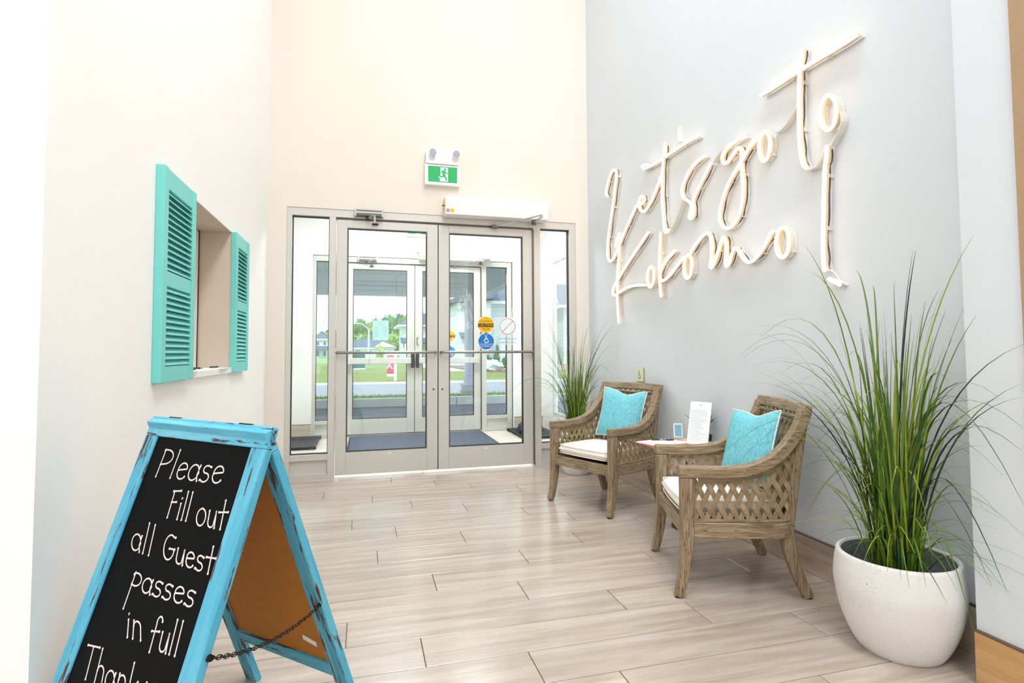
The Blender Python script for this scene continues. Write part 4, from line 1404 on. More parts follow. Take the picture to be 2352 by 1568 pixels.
# crest rail between the arm ends
pts = [(-BPX - 0.03, -0.285, 0.792), (-0.15, -0.291, 0.796), (0, -0.293, 0.797), (0.15, -0.291, 0.796), (BPX + 0.03, -0.285, 0.792)]
MB().sweep(catmull(pts, 2), [(-0.017, -0.025), (0.017, -0.025), (0.017, 0.025), (-0.017, 0.025)], (0, -0.25, 1)).build('crest_rail', 'weathered_x', chair, bevel=0.006, smooth=True)
MB().box(-BPX + 0.014, BPX - 0.014, -0.281, -0.263, 0.752, 0.766).build('crest_bead', 'weathered_x', chair, bevel=0.003)


def weave(region, bb, to3d, normal_amp, pitch, slope, width, step=0.02):
    """two families of slats crossing over and under inside region(u,v); each slat is one object"""
    u0, u1, v0, v1 = bb
    for fam in (0, 1):
        sg = 1 if fam == 0 else -1
        dl = math.hypot(1, slope)
        du, dv = sg / dl, slope / dl
        lo = int(math.floor((u0 - (v1 - v0) / slope) / pitch)) - 1
        hi = int(math.ceil((u1 + (v1 - v0) / slope) / pitch)) + 1
        for i in range(lo, hi + 1):
            ub = i * pitch + u0
            ln = (v1 - v0) * dl / slope
            n = int(ln / 0.004)
            run = []
            runs = []
            for q in range(n + 1):
                t = ln * q / n
                u, v = ub + du * t, v0 + dv * t
                if region(u, v):
                    run.append(t)
                elif run:
                    runs.append((run[0], run[-1]))
                    run = []
            if run:
                runs.append((run[0], run[-1]))
            for a, b in runs:
                if b - a < 0.025:
                    continue
                m = max(2, int(math.ceil((b - a) / step)))
                vs = []
                for q in range(m + 1):
                    t = a + (b - a) * q / m
                    u, v = ub + du * t, v0 + dv * t
                    # index of the crossing slat of the other family
                    oth = (u + sg * (v - v0) / slope - u0) / pitch
                    off = normal_amp * math.cos(PI * (oth + i)) * (1 if fam == 0 else -1)
                    pu, pv = -dv * width / 2, du * width / 2
                    for w_, th in ((1, 0.0022), (-1, 0.0022), (-1, -0.0022), (1, -0.0022)):
                        vs.append(to3d(u + pu * w_, v + pv * w_, off + th))
                fs = []
                for q in range(m):
                    for j in range(4):
                        j2 = (j + 1) % 4
                        fs.append((q * 4 + j, q * 4 + j2, q * 4 + 4 + j2, q * 4 + 4 + j))
                fs += [(3, 2, 1, 0), tuple(m * 4 + j for j in range(4))]
                MB().add(vs, fs).build('woven_slat', 'weave', chair)


def side_region(u, v):
    # u = distance back from the front post, v = height
    y = FPY - 0.03 - u
    return y < FPY - 0.03 and v > 0.322 and v < arm_z(y) - 0.024 and y > rear_y(v) + 0.006


for s in (-1, 1):
    weave(side_region, (0, 0.47, 0.322, 0.76), lambda u, v, o, s=s: (s * (arm_x(FPY - 0.03 - u) - 0.004 + o), FPY - 0.03 - u, v), 0.0036, 0.048, 1.9, 0.0215)


def back_region(u, v):
    return abs(u) < BPX - 0.012 and 0.315 < v < 0.772


weave(back_region, (-0.24, 0.24, 0.315, 0.775), lambda u, v, o: (u, rear_y(v) - 0.004 + o, v), 0.0036, 0.048, 1.9, 0.0215, step=0.03)

chair2 = copy_tree(chair)
chair2['label'] = 'weathered wooden armchair with woven sides standing next to the big potted grass'
chair['label'] = 'weathered wooden armchair with woven sides standing nearer the glass doors'


def orient(o, x, y, fx, fy):
    o.location = (x, y, 0)
    o.rotation_euler = (0, 0, math.atan2(-fx, fy))


C1 = (1.638, 3.603, -0.918, -0.396)
C2 = (1.652, 2.312, -0.945, 0.327)
orient(chair, *C1)
orient(chair2, *C2)


# seat cushions
def make_cushion(label):
    o = thing('seat_cushion', label, 'cushion', group='cream seat cushions')
    me_ = bmesh.new()
    n = 14
    hw, hd, th = 0.238, 0.215, 0.05
    vs = []
    for side in (1, -1):
        for i in range(n + 1):
            for j in range(n + 1):
                u, v = -1 + 2 * i / n, -1 + 2 * j / n
                su = math.copysign(1 - (1 - abs(u)) ** 1.6, u)
                sv = math.copysign(1 - (1 - abs(v)) ** 1.6, v)
                k_ = 1 - 0.05 * (su * su) * (sv * sv)
                e = (1 - abs(su) ** 9) * (1 - abs(sv) ** 9)
                z = th * (0.72 * (e ** 0.35)) + 0.012 * (1 - su * su) * (1 - sv * sv)
                vs.append((hw * su * k_, hd * sv * k_, th + side * z))
    fs = []
    N1 = (n + 1) * (n + 1)
    for sd in (0, 1):
        for i in range(n):
            for j in range(n):
                a = sd * N1 + i * (n + 1) + j
                q = (a, a + n + 1, a + n + 2, a + 1)
                fs.append(q if sd == 0 else q[::-1])
    c = MB().add(vs, fs)
    body = c.build('cover', 'cushion', o, smooth=True, subsurf=1)
    for zz in (0.076, 0.024):
        ring = []
        for q in range(64):
            a = 2 * PI * q / 64
            ca, sa = math.cos(a), math.sin(a)
            m_ = max(abs(ca), abs(sa))
            u, v = ca / m_, sa / m_
            k_ = 0.978 * (1 - 0.05 * u * u * v * v) * (1 - 0.02 * (abs(u * v)) ** 6)
            ring.append((hw * u * k_, hd * v * k_, zz))
        MB().tube(ring, 0.0032, 6, closed=True).build('piping', 'cushion', o, smooth=True)
    return o


for (x, y, fx, fy), lb in ((C1, 'cream seat cushion on the armchair nearer the doors'), (C2, 'cream seat cushion on the armchair next to the big potted grass')):
    c = make_cushion(lb)
    L_ = math.hypot(fx, fy)
    c.location = (x + fx / L_ * 0.036, y + fy / L_ * 0.036, 0.3195)
    c.rotation_euler = (0, 0, math.atan2(-fx, fy))


def make_pillow(label, size, dip):
    o = thing('throw_pillow', label, 'pillow', group='teal throw pillows')
    n = 18
    T = 0.052
    vs, fs = [], []

    def edge(u, v):
        x = size / 2 * u * (1 - 0.07 * (1 - v * v))
        z = size / 2 * v * (1 - 0.07 * (1 - u * u))
        if v > 0:
            z -= dip * v ** 2 * math.exp(-((u + 0.12) / 0.4) ** 2)
        return x, z
    for side in (1, -1):
        for i in range(n + 1):
            for j in range(n + 1):
                u, v = -1 + 2 * i / n, -1 + 2 * j / n
                x, z = edge(u, v)
                t = T * ((1 - u ** 4) * (1 - v ** 4)) ** 0.6
                t *= 1 - 0.35 * max(0, v) * math.exp(-((u + 0.12) / 0.4) ** 2)
                vs.append((x, side * t, z))
    N1 = (n + 1) ** 2
    for sd in (0, 1):
        for i in range(n):
            for j in range(n):
                a = sd * N1 + i * (n + 1) + j
                q = (a, a + n + 1, a + n + 2, a + 1)
                fs.append(q if sd == 0 else q[::-1])
    MB().add(vs, fs).build('cover', 'pillow', o, smooth=True)
    rim = [edge(-1 + 2 * i / n, -1) for i in range(n)] + [edge(1, -1 + 2 * i / n) for i in range(n)] + [edge(1 - 2 * i / n, 1) for i in range(n)] + [edge(-1, 1 - 2 * i / n) for i in range(n)]
    MB().tube([(x, 0, z) for x, z in rim], 0.0035, 6, closed=True).build('piping', 'piping', o, smooth=True)
    return o


def place_pillow(p, c, lx, ly, z, tilt, twist, roll=0):
    x, y, fx, fy = c
    a = math.atan2(-fx, fy)
    p.location = (x + lx * math.cos(a) - ly * math.sin(a), y + lx * math.sin(a) + ly * math.cos(a), z)
    p.rotation_euler = (Matrix.Rotation(a + twist, 4, 'Z') @ Matrix.Rotation(tilt, 4, 'X') @ Matrix.Rotation(roll, 4, 'Y')).to_euler()


place_pillow(make_pillow('teal throw pillow on the armchair nearer the doors', 0.355, 0.03), C1, -0.035, -0.13, 0.608, R(15), R(9), R(-4))
place_pillow(make_pillow('teal throw pillow on the armchair next to the big potted grass', 0.345, 0.02), C2, -0.045, -0.118, 0.606, R(17), R(15), R(5))

# ------------------------------------------------------------------ side table and what stands on it
TZ = 0.50
tb_ = thing('side_table', 'small side table with a pale top between the two armchairs', 'side table', (1.80, 2.955, 0))
MB().box(-0.15, 0.225, -0.15, 0.15, TZ - 0.022, TZ).build('table_top', 'pale_wood', tb_, bevel=0.004)
MB().box(0.0, 0.2, -0.10, 0.10, TZ - 0.06, TZ - 0.022).build('apron', 'dark_wood', tb_, bevel=0.002)
MB().lathe([(0.022, 0.02), (0.022, TZ - 0.06)], 16, 0.09, 0).build('pedestal', 'dark_wood', tb_, smooth=True)
MB().lathe([(0.11, 0.0), (0.11, 0.012), (0.03, 0.022)], 28, 0.09, 0).build('base', 'dark_wood', tb_, smooth=True)

cbd = thing('clipboard', 'red clipboard with white forms lying on the side table', 'clipboard', (1.725, 2.975, TZ), R(14))
MB().box(-0.13, 0.11, -0.095, 0.095, 0.0, 0.004).build('board', 'clip_red', cbd, bevel=0.0015)
MB().box(-0.125, 0.115, -0.088, 0.092, 0.0043, 0.0095).build('paper_stack', 'paper', cbd)
ln = MB()
for i in range(7):
    ln.box(-0.10 + i * 0.026, -0.096 + i * 0.026, -0.06, 0.06 - 0.03 * (i % 3), 0.0096, 0.0099)
ln.build('print_lines', 'print_grey', cbd)
pen = thing('ballpoint_pen', 'dark ballpoint pen lying across the forms on the clipboard', 'pen', (1.75, 3.02, TZ + 0.0145), R(-22))
MB().tube([(-0.065, 0, 0), (-0.02, 0, 0)], 0.0045, 8).build('grip', 'pen_black', pen, smooth=True)
MB().tube([(-0.02, 0, 0), (0.02, 0, 0)], 0.0042, 8).build('barrel', 'pen_grey', pen, smooth=True)
MB().tube([(0.02, 0, 0), (0.06, 0, 0), (0.072, 0, 0)], 0.0045, 8, scale=[1, 1, 0.4]).build('cap', 'pen_black', pen, smooth=True)
MB().box(0.0, 0.03, -0.0012, 0.0012, 0.0045, 0.007).build('clip', 'pen_black', pen)

# leaning sign holder with a printed notice
sh = thing('notice_stand', 'white printed notice in a slanted clear stand on the side table', 'notice stand', (1.884, 2.862, TZ), R(-64))
Mh = Matrix.Rotation(R(-13), 4, 'X')
MB().box(-0.069, 0.069, 0, 0.002, 0.002, 0.256).xf(Mh).build('back_plate', 'clear_glass', sh)
MB().box(-0.069, 0.069, 0.0, 0.06, 0.0, 0.002).build('foot', 'clear_glass', sh)
pg = MB().box(-0.068, 0.068, -0.0016, -0.0002, 0.003, 0.255).xf(Mh).build('paper', 'paper', sh)
ln = MB()
rn = random.Random(5)
for i in range(26):
    z = 0.205 - i * 0.0072
    ln.rect(-0.06, 0.0 + rn.random() * 0.055, z, z + 0.0022, -0.0019)
ln.rect(-0.010, 0.010, 0.23, 0.24, -0.0019)
ln.xf(Mh).build('print_lines', 'print_blue', pg)

# succulent in a glass cup
su = thing('potted_succulent', 'small spiky succulent in a dark cup behind the notice', 'potted plant', (1.992, 2.948, TZ))
MB().lathe([(0.046, 0), (0.048, 0.006), (0.046, 0.012)], 24).build('saucer', 'chrome', su, smooth=True)
MB().lathe([(0.043, 0.012), (0.045, 0.045), (0.042, 0.048)], 24).build('base', 'black_plastic', su, smooth=True)
MB().lathe([(0.0445, 0.048), (0.0445, 0.09), (0.0425, 0.09), (0.0425, 0.05)], 24, cap1=False).build('glass_cup', 'clear_glass', su, smooth=True)
MB().lathe([(0.022, 0.048), (0.034, 0.085), (0.036, 0.10), (0.03, 0.10)], 20).build('cup', 'cup_blue', su, smooth=True)
rn = random.Random(11)
for i in range(26):
    az = i * 2.399963
    el = R(78 - 70 * (i / 26))
    ln_ = 0.115 + 0.03 * rn.random()
    if math.cos(az) * -0.6 + math.sin(az) * -0.8 > 0.35 and i > 4:
        ln_ *= 0.55
    if math.cos(az) > 0.5:
        ln_ *= 0.62
    pts = []
    for q in range(6):
        t = q / 5
        e2 = el + 0.5 * t * (1 if i > 12 else 0.2)
        r_ = 0.008 + ln_ * t * math.cos(el + 0.25 * t)
        zz = 0.10 + ln_ * t * math.sin(el + 0.25 * t)
        pts.append((r_ * math.cos(az), r_ * math.sin(az), zz))
    MB().sweep(pts, [(-0.012, 0.002), (0, -0.004), (0.012, 0.002), (0, 0.001)], (0, 0, 1), scale=[0.7, 1.0, 1.0, 0.75, 0.4, 0.05]).build('leaf', 'succulent_light' if i % 7 == 3 else 'succulent', su, smooth=True)
cd = thing('photo_card', 'little blue card on a wire easel beside the notice', 'card', (1.868, 3.035, TZ), R(-24))
MB().box(-0.026, 0.026, -0.002, 0.002, 0.02, 0.105).xf(Matrix.Rotation(R(-10), 4, 'X')).build('card', 'decal_white', cd, bevel=0.0008)
MB().box(-0.021, 0.021, -0.0027, -0.002, 0.026, 0.099).xf(Matrix.Rotation(R(-10), 4, 'X')).build('picture', 'card_blue', cd)
MB().tube([(-0.02, -0.018, 0.003), (-0.02, -0.004, 0.018), (0.0, 0.02, 0.0035), (0.02, -0.004, 0.018), (0.02, -0.018, 0.003)], 0.0016, 6).build('wire_easel', 'plate_edge', cd)


# ------------------------------------------------------------------ potted grasses
def pot_profile(R_, H_):
    out = []
    for r, z in ((0.60, 0.0), (0.66, 0.012), (0.80, 0.16), (0.93, 0.38), (1.0, 0.62), (1.01, 0.74), (0.985, 0.90), (0.955, 1.0)):
        out.append((r * R_, z * H_))
    return out


def potted_grass(label, loc, R_, H_, blades, targets, seed, spread, hmax):
    o = thing('potted_grass', label, 'potted plant', loc)
    pr = pot_profile(R_, H_)
    prof = catmull([(r, z, 0) for r, z in pr], 3)
    outer = [(p.x, p.y) for p in prof]
    rim = outer[-1][0]
    full = outer + [(rim - 0.004, H_ + 0.003), (rim - 0.012, H_ + 0.003), (rim - 0.016, H_ - 0.004)]
    pot = MB().lathe(full, 56, cap1=False).build('pot', 'pot_white', o, smooth=True)
    MB().lathe([(rim - 0.016, H_ - 0.004), (rim - 0.012, H_ * 0.85), (rim - 0.014, H_ * 0.70)], 48, cap0=False, cap1=False).build('inner_wall', 'pot_inner', pot, smooth=True)
    MB().lathe([(rim - 0.014, H_ * 0.70), (rim * 0.5, H_ * 0.72), (0.001, H_ * 0.74)], 32, cap0=False).build('soil', 'soil', pot, smooth=True)
    rn = random.Random(seed)
    zb = H_ * 0.72

    def blade(tip, mid_lift, width, base, mat):
        """arched tapering blade from base to tip; the control point lies above the base"""
        b = Vector(base)
        t_ = Vector(tip)
        ctl = Vector((b.x + (t_.x - b.x) * 0.22, b.y + (t_.y - b.y) * 0.22, b.z + (t_.z - b.z) * 0.6 + mid_lift))
        n = 12
        pts = []
        for i in range(n + 1):
            q = i / n
            pts.append(b * (1 - q) ** 2 + ctl * 2 * q * (1 - q) + t_ * q * q)
        wv = random.Random(seed + len(o.children)).uniform(-0.006, 0.006)
        side = (t_ - b).cross(Vector((0, 0, 1)))
        if side.length < 1e-3:
            side = Vector((1, 0, 0))
        side.normalize()
        vs, fs = [], []
        for i, p in enumerate(pts):
            q = i / n
            w_ = width * (0.75 + 0.6 * q - 1.33 * q ** 2.2) + 0.0003
            w_ = max(w_, 0.0004)
            tw = side * math.cos(q * 0.9 + wv * 60) + Vector((side.y, -side.x, 0)) * math.sin(q * 0.9 + wv * 60)
            pp = p + side * (wv * math.sin(q * 5))
            dn = Vector((0, 0, -1)) * w_ * 0.35
            vs += [pp + tw * w_, pp + dn, pp - tw * w_]
        for i in range(n):
            a = i * 3
            fs += [(a, a + 1, a + 4, a + 3), (a + 1, a + 2, a + 5, a + 4)]
        me = bpy.data.meshes.new('blade')
        me.from_pydata([tuple(v) for v in vs], [], fs)
        me.materials.append(MATS[mat])
        me.shade_smooth()
        ob = bpy.data.objects.new('blade', me)
        COL.objects.link(ob)
        ob.parent = o

    def base_pt(az, f=1.0):
        r = rn.uniform(0.0, rim * 0.42) * f
        a2 = az + rn.uniform(-0.9, 0.9)
        return (r * math.cos(a2), r * math.sin(a2), zb)
    L0 = Vector(loc)
    for tg in targets:
        tip = Vector(tg[:3]) - L0
        az = math.atan2(tip.y, tip.x)
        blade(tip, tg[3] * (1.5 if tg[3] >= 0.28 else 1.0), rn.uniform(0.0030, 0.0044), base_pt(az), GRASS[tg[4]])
    xmax = XR - 0.02 - loc[0]

    def keep(x, y):
        """blades bend away before they would pass through a wall"""
        wx, wy = loc[0] + x, loc[1] + y
        lim = XR - 0.012
        if wy < 1.36:
            lim = 1.85
        if wy < 3:
            wy = min(wy, 1.93)
        wx = min(wx, lim)
        wy = min(wy, YE - 0.07)
        return wx - loc[0], wy - loc[1]
    for i in range(blades):
        az = rn.uniform(0, 2 * PI)
        u = rn.random()
        if u < 0.42:      # upright core
            rr = rn.uniform(0.02, 0.32) * spread
            h = H_ + rn.uniform(0.35, 0.95) * hmax
            lift = rn.uniform(0.0, 0.1)
        elif u < 0.82:    # arching
            rr = rn.uniform(0.35, 0.85) * spread
            h = H_ + rn.uniform(0.18, 0.72) * hmax
            lift = rn.uniform(0.15, 0.5)
        else:             # low drooping
            rr = rn.uniform(0.45, 0.8) * spread
            h = H_ + rn.uniform(-0.02, 0.22) * hmax
            lift = rn.uniform(0.15, 0.32)
        tx, ty = keep(rr * math.cos(az), rr * math.sin(az))
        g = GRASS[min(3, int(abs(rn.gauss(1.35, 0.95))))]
        blade((tx, ty, h), lift, rn.uniform(0.0024, 0.0042), base_pt(az), g)
    return o


P1 = (1.835, 1.575, 0.0)
tg = []
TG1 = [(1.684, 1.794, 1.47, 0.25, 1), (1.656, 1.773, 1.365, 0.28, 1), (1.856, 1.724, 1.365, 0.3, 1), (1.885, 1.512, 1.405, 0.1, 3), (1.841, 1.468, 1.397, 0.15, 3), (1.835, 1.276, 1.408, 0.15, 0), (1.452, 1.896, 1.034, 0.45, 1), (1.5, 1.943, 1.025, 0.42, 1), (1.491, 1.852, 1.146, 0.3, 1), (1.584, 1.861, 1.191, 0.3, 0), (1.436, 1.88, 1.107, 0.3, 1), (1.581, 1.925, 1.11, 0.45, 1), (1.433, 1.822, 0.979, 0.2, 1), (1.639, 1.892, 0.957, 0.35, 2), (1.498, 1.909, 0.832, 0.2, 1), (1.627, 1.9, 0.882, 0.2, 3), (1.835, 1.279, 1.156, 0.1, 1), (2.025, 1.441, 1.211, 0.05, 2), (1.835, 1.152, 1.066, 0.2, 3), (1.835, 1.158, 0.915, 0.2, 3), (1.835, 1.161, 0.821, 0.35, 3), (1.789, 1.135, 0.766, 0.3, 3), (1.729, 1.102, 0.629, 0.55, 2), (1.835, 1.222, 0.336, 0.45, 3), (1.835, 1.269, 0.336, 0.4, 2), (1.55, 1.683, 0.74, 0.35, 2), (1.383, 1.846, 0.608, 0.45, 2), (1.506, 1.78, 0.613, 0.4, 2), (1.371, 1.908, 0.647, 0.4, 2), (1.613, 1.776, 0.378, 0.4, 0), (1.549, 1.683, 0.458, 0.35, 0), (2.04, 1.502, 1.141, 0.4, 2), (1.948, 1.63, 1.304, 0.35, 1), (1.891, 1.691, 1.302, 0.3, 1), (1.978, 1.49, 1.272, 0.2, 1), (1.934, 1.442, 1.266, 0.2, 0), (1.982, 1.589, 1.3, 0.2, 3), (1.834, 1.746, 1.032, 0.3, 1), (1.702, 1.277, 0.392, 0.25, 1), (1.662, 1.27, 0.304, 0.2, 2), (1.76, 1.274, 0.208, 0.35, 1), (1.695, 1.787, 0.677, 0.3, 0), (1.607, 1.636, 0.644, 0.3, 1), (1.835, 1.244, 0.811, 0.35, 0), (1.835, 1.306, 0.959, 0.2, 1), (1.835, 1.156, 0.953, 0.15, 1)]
TG2 = [(1.522, 4.618, 1.428, 0.1, 1), (1.529, 4.616, 1.331, 0.15, 1), (1.283, 4.669, 1.121, 0.35, 1), (1.304, 4.716, 1.036, 0.4, 1), (1.435, 4.64, 1.216, 0.3, 0), (1.32, 4.663, 0.929, 0.35, 1), (1.467, 4.684, 0.966, 0.3, 1), (1.254, 4.674, 0.739, 0.35, 2), (1.237, 4.727, 0.698, 0.4, 2), (1.243, 4.726, 0.53, 0.5, 2), (1.236, 4.576, 0.69, 0.3, 2), (1.677, 4.572, 1.407, 0.2, 2), (1.784, 4.532, 1.329, 0.25, 0), (1.853, 4.504, 1.251, 0.2, 1), (1.93, 4.47, 1.3, 0.3, 2), (1.963, 4.454, 1.231, 0.15, 3), (2.04, 4.396, 1.313, 0.2, 2), (2.04, 4.328, 1.115, 0.2, 2), (2.037, 4.358, 0.872, 0.35, 2), (2.004, 4.342, 1.078, 0.3, 1), (1.579, 4.602, 0.68, 0.2, 2), (1.597, 4.597, 0.547, 0.2, 2), (2.04, 4.304, 1.271, 0.2, 2), (1.746, 4.547, 1.118, 0.2, 0), (1.904, 4.481, 1.155, 0.1, 0)]

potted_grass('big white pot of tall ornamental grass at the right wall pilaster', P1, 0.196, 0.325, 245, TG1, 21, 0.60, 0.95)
P2 = (1.79, 4.53, 0.0)
potted_grass('white pot of ornamental grass in the corner beside the glass doors', P2, 0.165, 0.30, 215, TG2, 33, 0.52, 0.9)

# ------------------------------------------------------------------ vestibule things
mt = thing('door_mat', 'blue grey carpet mat on the vestibule floor', 'mat', (0.66, 6.66, 0))
MB().box(-0.82, 0.82, -0.53, 0.53, 0.001, 0.010).build('carpet', 'mat_blue', mt, bevel=0.003)
MB().box(-0.845, -0.82, -0.53, 0.53, 0.001, 0.005).box(0.82, 0.845, -0.53, 0.53, 0.001, 0.005).build('edge', 'rubber', mt)


def boot_tray(label, x0, x1, y0, y1):
    t = thing('boot_tray', label, 'boot tray', ((x0 + x1) / 2, (y0 + y1) / 2, 0))
    a, b = (x1 - x0) / 2, (y1 - y0) / 2
    MB().box(-a + 0.04, a - 0.04, -b + 0.04, b - 0.04, 0.002, 0.008).build('bottom', 'rubber', t)
    w = MB()
    for s in (-1, 1):
        w.prism([(s * (a - 0.05), 0.002), (s * a, 0.036), (s * (a - 0.018), 0.036), (s * (a - 0.06), 0.010)], 'y', -b, b)
        w.prism([(s * (b - 0.05), 0.002), (s * b, 0.036), (s * (b - 0.018), 0.036), (s * (b - 0.06), 0.010)], 'x', -a, a)
    w.build('rim', 'rubber', t)
    nub = MB()
    for i in range(8):
        for j in range(10):
            nub.lathe([(0.006, 0.008), (0.004, 0.011)], 6, -a + 0.08 + i * (2 * a - 0.16) / 7, -b + 0.08 + j * (2 * b - 0.16) / 9)
    nub.build('nub_pattern', 'rubber', t)['kind'] = 'stuff'
    return t


boot_tray('black boot tray on the vestibule floor by the left sidelight', -1.08, -0.51, 6.38, 7.20)
boot_tray('black boot tray on the vestibule floor by the right sidelight', 1.835, 2.33, 6.38, 7.18)
bg_ = thing('dark_bag', 'crumpled dark bag lying in the right boot tray', 'bag', (2.07, 6.86, 0.012))
bm = bmesh.new()
bmesh.ops.create_icosphere(bm, subdivisions=4, radius=1.0)
for v in bm.verts:
    n_ = noise.noise(v.co * 2.2) * 0.28 + noise.noise(v.co * 6.0) * 0.09
    v.co *= 1 + n_
    v.co.x *= 0.15
    v.co.y *= 0.22
    v.co.z = max(0.0, v.co.z * 0.085 + 0.062)
me = bpy.data.meshes.new('bag_body')
bm.to_mesh(me)
bm.free()
link('bag_body', me, 'bag_black', bg_, smooth=True)
MB().tube(catmull([(-0.02, -0.04, 0.12), (-0.05, -0.06, 0.17), (0.0, -0.05, 0.19), (0.04, -0.03, 0.15), (0.04, -0.02, 0.12)], 4), 0.008, 8).build('strap', 'bag_black', bg_, smooth=True)
vl = thing('vestibule_ceiling_light', 'white linear light on the vestibule ceiling', 'ceiling light', (0.65, 6.1, 3.0))
MB().box(-0.82, 0.82, -0.32, 0.32, -0.05, 0).build('housing', 'white_metal', vl)

# ------------------------------------------------------------------ outdoors
struct('driveway', MB().box(-40, 40, YV1 + 0.2, 11.12, -0.1, -0.005), 'asphalt')
kerb = struct('kerb', MB().box(-40, 40, 11.2, 12.2, -0.1, 0.14), 'grass_strip')
for i in range(14):
    x = -14.3 + i * 2.3
    MB().box(x + 0.006, x + 2.294, 11.12, 11.30, -0.05, 0.155).build('kerb_stone', 'concrete', kerb, bevel=0.012)
struct('road', MB().box(-60, 60, 12.2, 19.3, -0.1, -0.01), 'road')
k2 = struct('kerb_far', MB().box(-60, 60, 19.3, 19.5, -0.1, 0.05), 'concrete')
struct('lawn', MB().box(-90, 90, 19.5, 60, -0.1, 0.02), 'lawn')
struct('field', MB().box(-160, 160, 60, 260, -0.1, 0.0), 'scrub')
gs = MB()
rn = random.Random(4)
for i in range(2000):
    x, y = rn.uniform(-5, 9), rn.uniform(11.32, 12.1)
    if 1.98 < x < 2.42 and 11.53 < y < 11.97:
        continue
    h = rn.uniform(0.03, 0.08)
    a = rn.uniform(0, PI)
    dx, dy = 0.006 * math.cos(a), 0.006 * math.sin(a)
    gs.add([(x - dx, y - dy, 0.14), (x + dx, y + dy, 0.14), (x + rn.uniform(-0.03, 0.03), y + rn.uniform(-0.03, 0.03), 0.14 + h)], [(0, 1, 2)])
tag(gs.build('kerb_grass', 'grass_strip'), 'short rough grass growing on the kerb island', 'grass', kind='stuff')

# entrance canopy
cy1 = 11.55
cn = thing('entrance_canopy', 'grey canopy with a boarded soffit and deep edge beam over the driveway', 'canopy', (0, 0, 2.66))
for i in range(46):
    x = -4.6 + i * 0.155
    MB().box(x + 0.003, x + 0.152, YV1 + 0.2, cy1, 0, 0.02).build('soffit_board', 'soffit', cn)
MB().box(-4.7, 2.62, YV1 + 0.2, cy1 + 0.3, 0.02, 0.30).build('roof_deck', 'roof_dark', cn)
MB().box(-4.7, 0.62, cy1, cy1 + 0.28, -0.38, 0.02).build('edge_beam', 'fascia', cn, bevel=0.005)
MB().box(0.624, 2.40, cy1, cy1 + 0.28, -0.38, 0.02).build('edge_beam', 'fascia', cn, bevel=0.005)
MB().box(-4.7, 2.5, cy1 - 0.02, cy1 + 0.3, -0.42, -0.38).build('beam_trim', 'fascia', cn)
MB().box(2.40, 2.62, YV1 + 0.2, cy1 + 0.28, -0.38, 0.02).build('side_beam', 'fascia', cn, bevel=0.005)
cl = thing('porch_column', 'pale square porch column on a stone base at the kerb', 'column', (2.2, 11.75, 0.14))
MB().box(-0.19, 0.19, -0.19, 0.19, 0, 0.09).build('stone_base', 'stone', cl, bevel=0.006)
MB().box(-0.17, 0.17, -0.17, 0.17, 0.09, 0.20).build('plinth', 'column_paint', cl, bevel=0.004)
MB().box(-0.20, 0.20, -0.20, 0.20, 0.20, 0.235).build('plinth_cap', 'column_paint', cl, bevel=0.006)
MB().box(-0.125, 0.125, -0.125, 0.125, 0.235, 0.40).build('collar', 'column_paint', cl, bevel=0.004)
MB().box(-0.105, 0.105, -0.105, 0.105, 0.40, 2.10).build('shaft', 'column_paint', cl, bevel=0.004)

# for sale sign, utility box, street lamp
p = at(908, 876, 20.6)
fs_ = thing('sale_sign', 'red and white for sale sign hanging on a white post on the lawn', 'sign', (p.x, 20.6, 0.02))
MB().box(-0.05, 0.05, -0.05, 0.05, 0, 1.05).build('post', 'white_metal', fs_, bevel=0.006)
MB().box(-0.34, -0.05, -0.03, 0.03, 0.98, 1.03).build('arm', 'white_metal', fs_)
MB().box(-0.30, -0.06, -0.012, 0.012, 0.78, 0.94).build('rider_panel', 'sale_red', fs_)
t = link('lettering', text_mesh('FOR SALE', 0.075, sx=0.62), 'decal_white', fs_)
t.location = (-0.18, -0.014, 0.86)
MB().box(-0.30, -0.06, -0.012, 0.012, 0.27, 0.76).build('main_panel', 'sale_red', fs_)
t = link('lettering', text_mesh('A.', 0.36, sx=0.8), 'decal_white', fs_)
t.location = (-0.185, -0.014, 0.55)
MB().box(-0.30, -0.06, -0.012, 0.012, 0.17, 0.265).build('bottom_panel', 'decal_white', fs_)
p = at(824, 848, 36)
ub = thing('utility_box', 'dark green utility cabinet standing on the lawn', 'utility box', (p.x, 36, 0.02))
MB().box(-0.42, 0.42, -0.35, 0.35, 0.0, 0.08).build('pad', 'concrete', ub)
MB().box(-0.38, 0.38, -0.3, 0.3, 0.08, 0.98).build('cabinet', 'utility_green', ub, bevel=0.02)
MB().box(-0.39, 0.39, -0.31, 0.31, 0.80, 0.84).build('lid_seam', 'gasket', ub)
p = at(847, 815, 100)
sl = thing('street_lamp', 'tall grey street lamp with a curved arm beyond the low house', 'street lamp', (p.x, 100, 0))
MB().lathe([(0.22, 0), (0.14, 5.2)], 12).build('pole', 'lamp_grey', sl, smooth=True)
MB().tube(catmull([(0, 0, 5.1), (-0.6, 0, 5.7), (-1.3, 0, 6.15), (-2.1, 0, 6.2)], 4), 0.09, 8).build('arm', 'lamp_grey', sl, smooth=True)
MB().box(-2.6, -1.9, -0.15, 0.15, 6.1, 6.25).build('lamp_head', 'lamp_grey', sl, bevel=0.03)


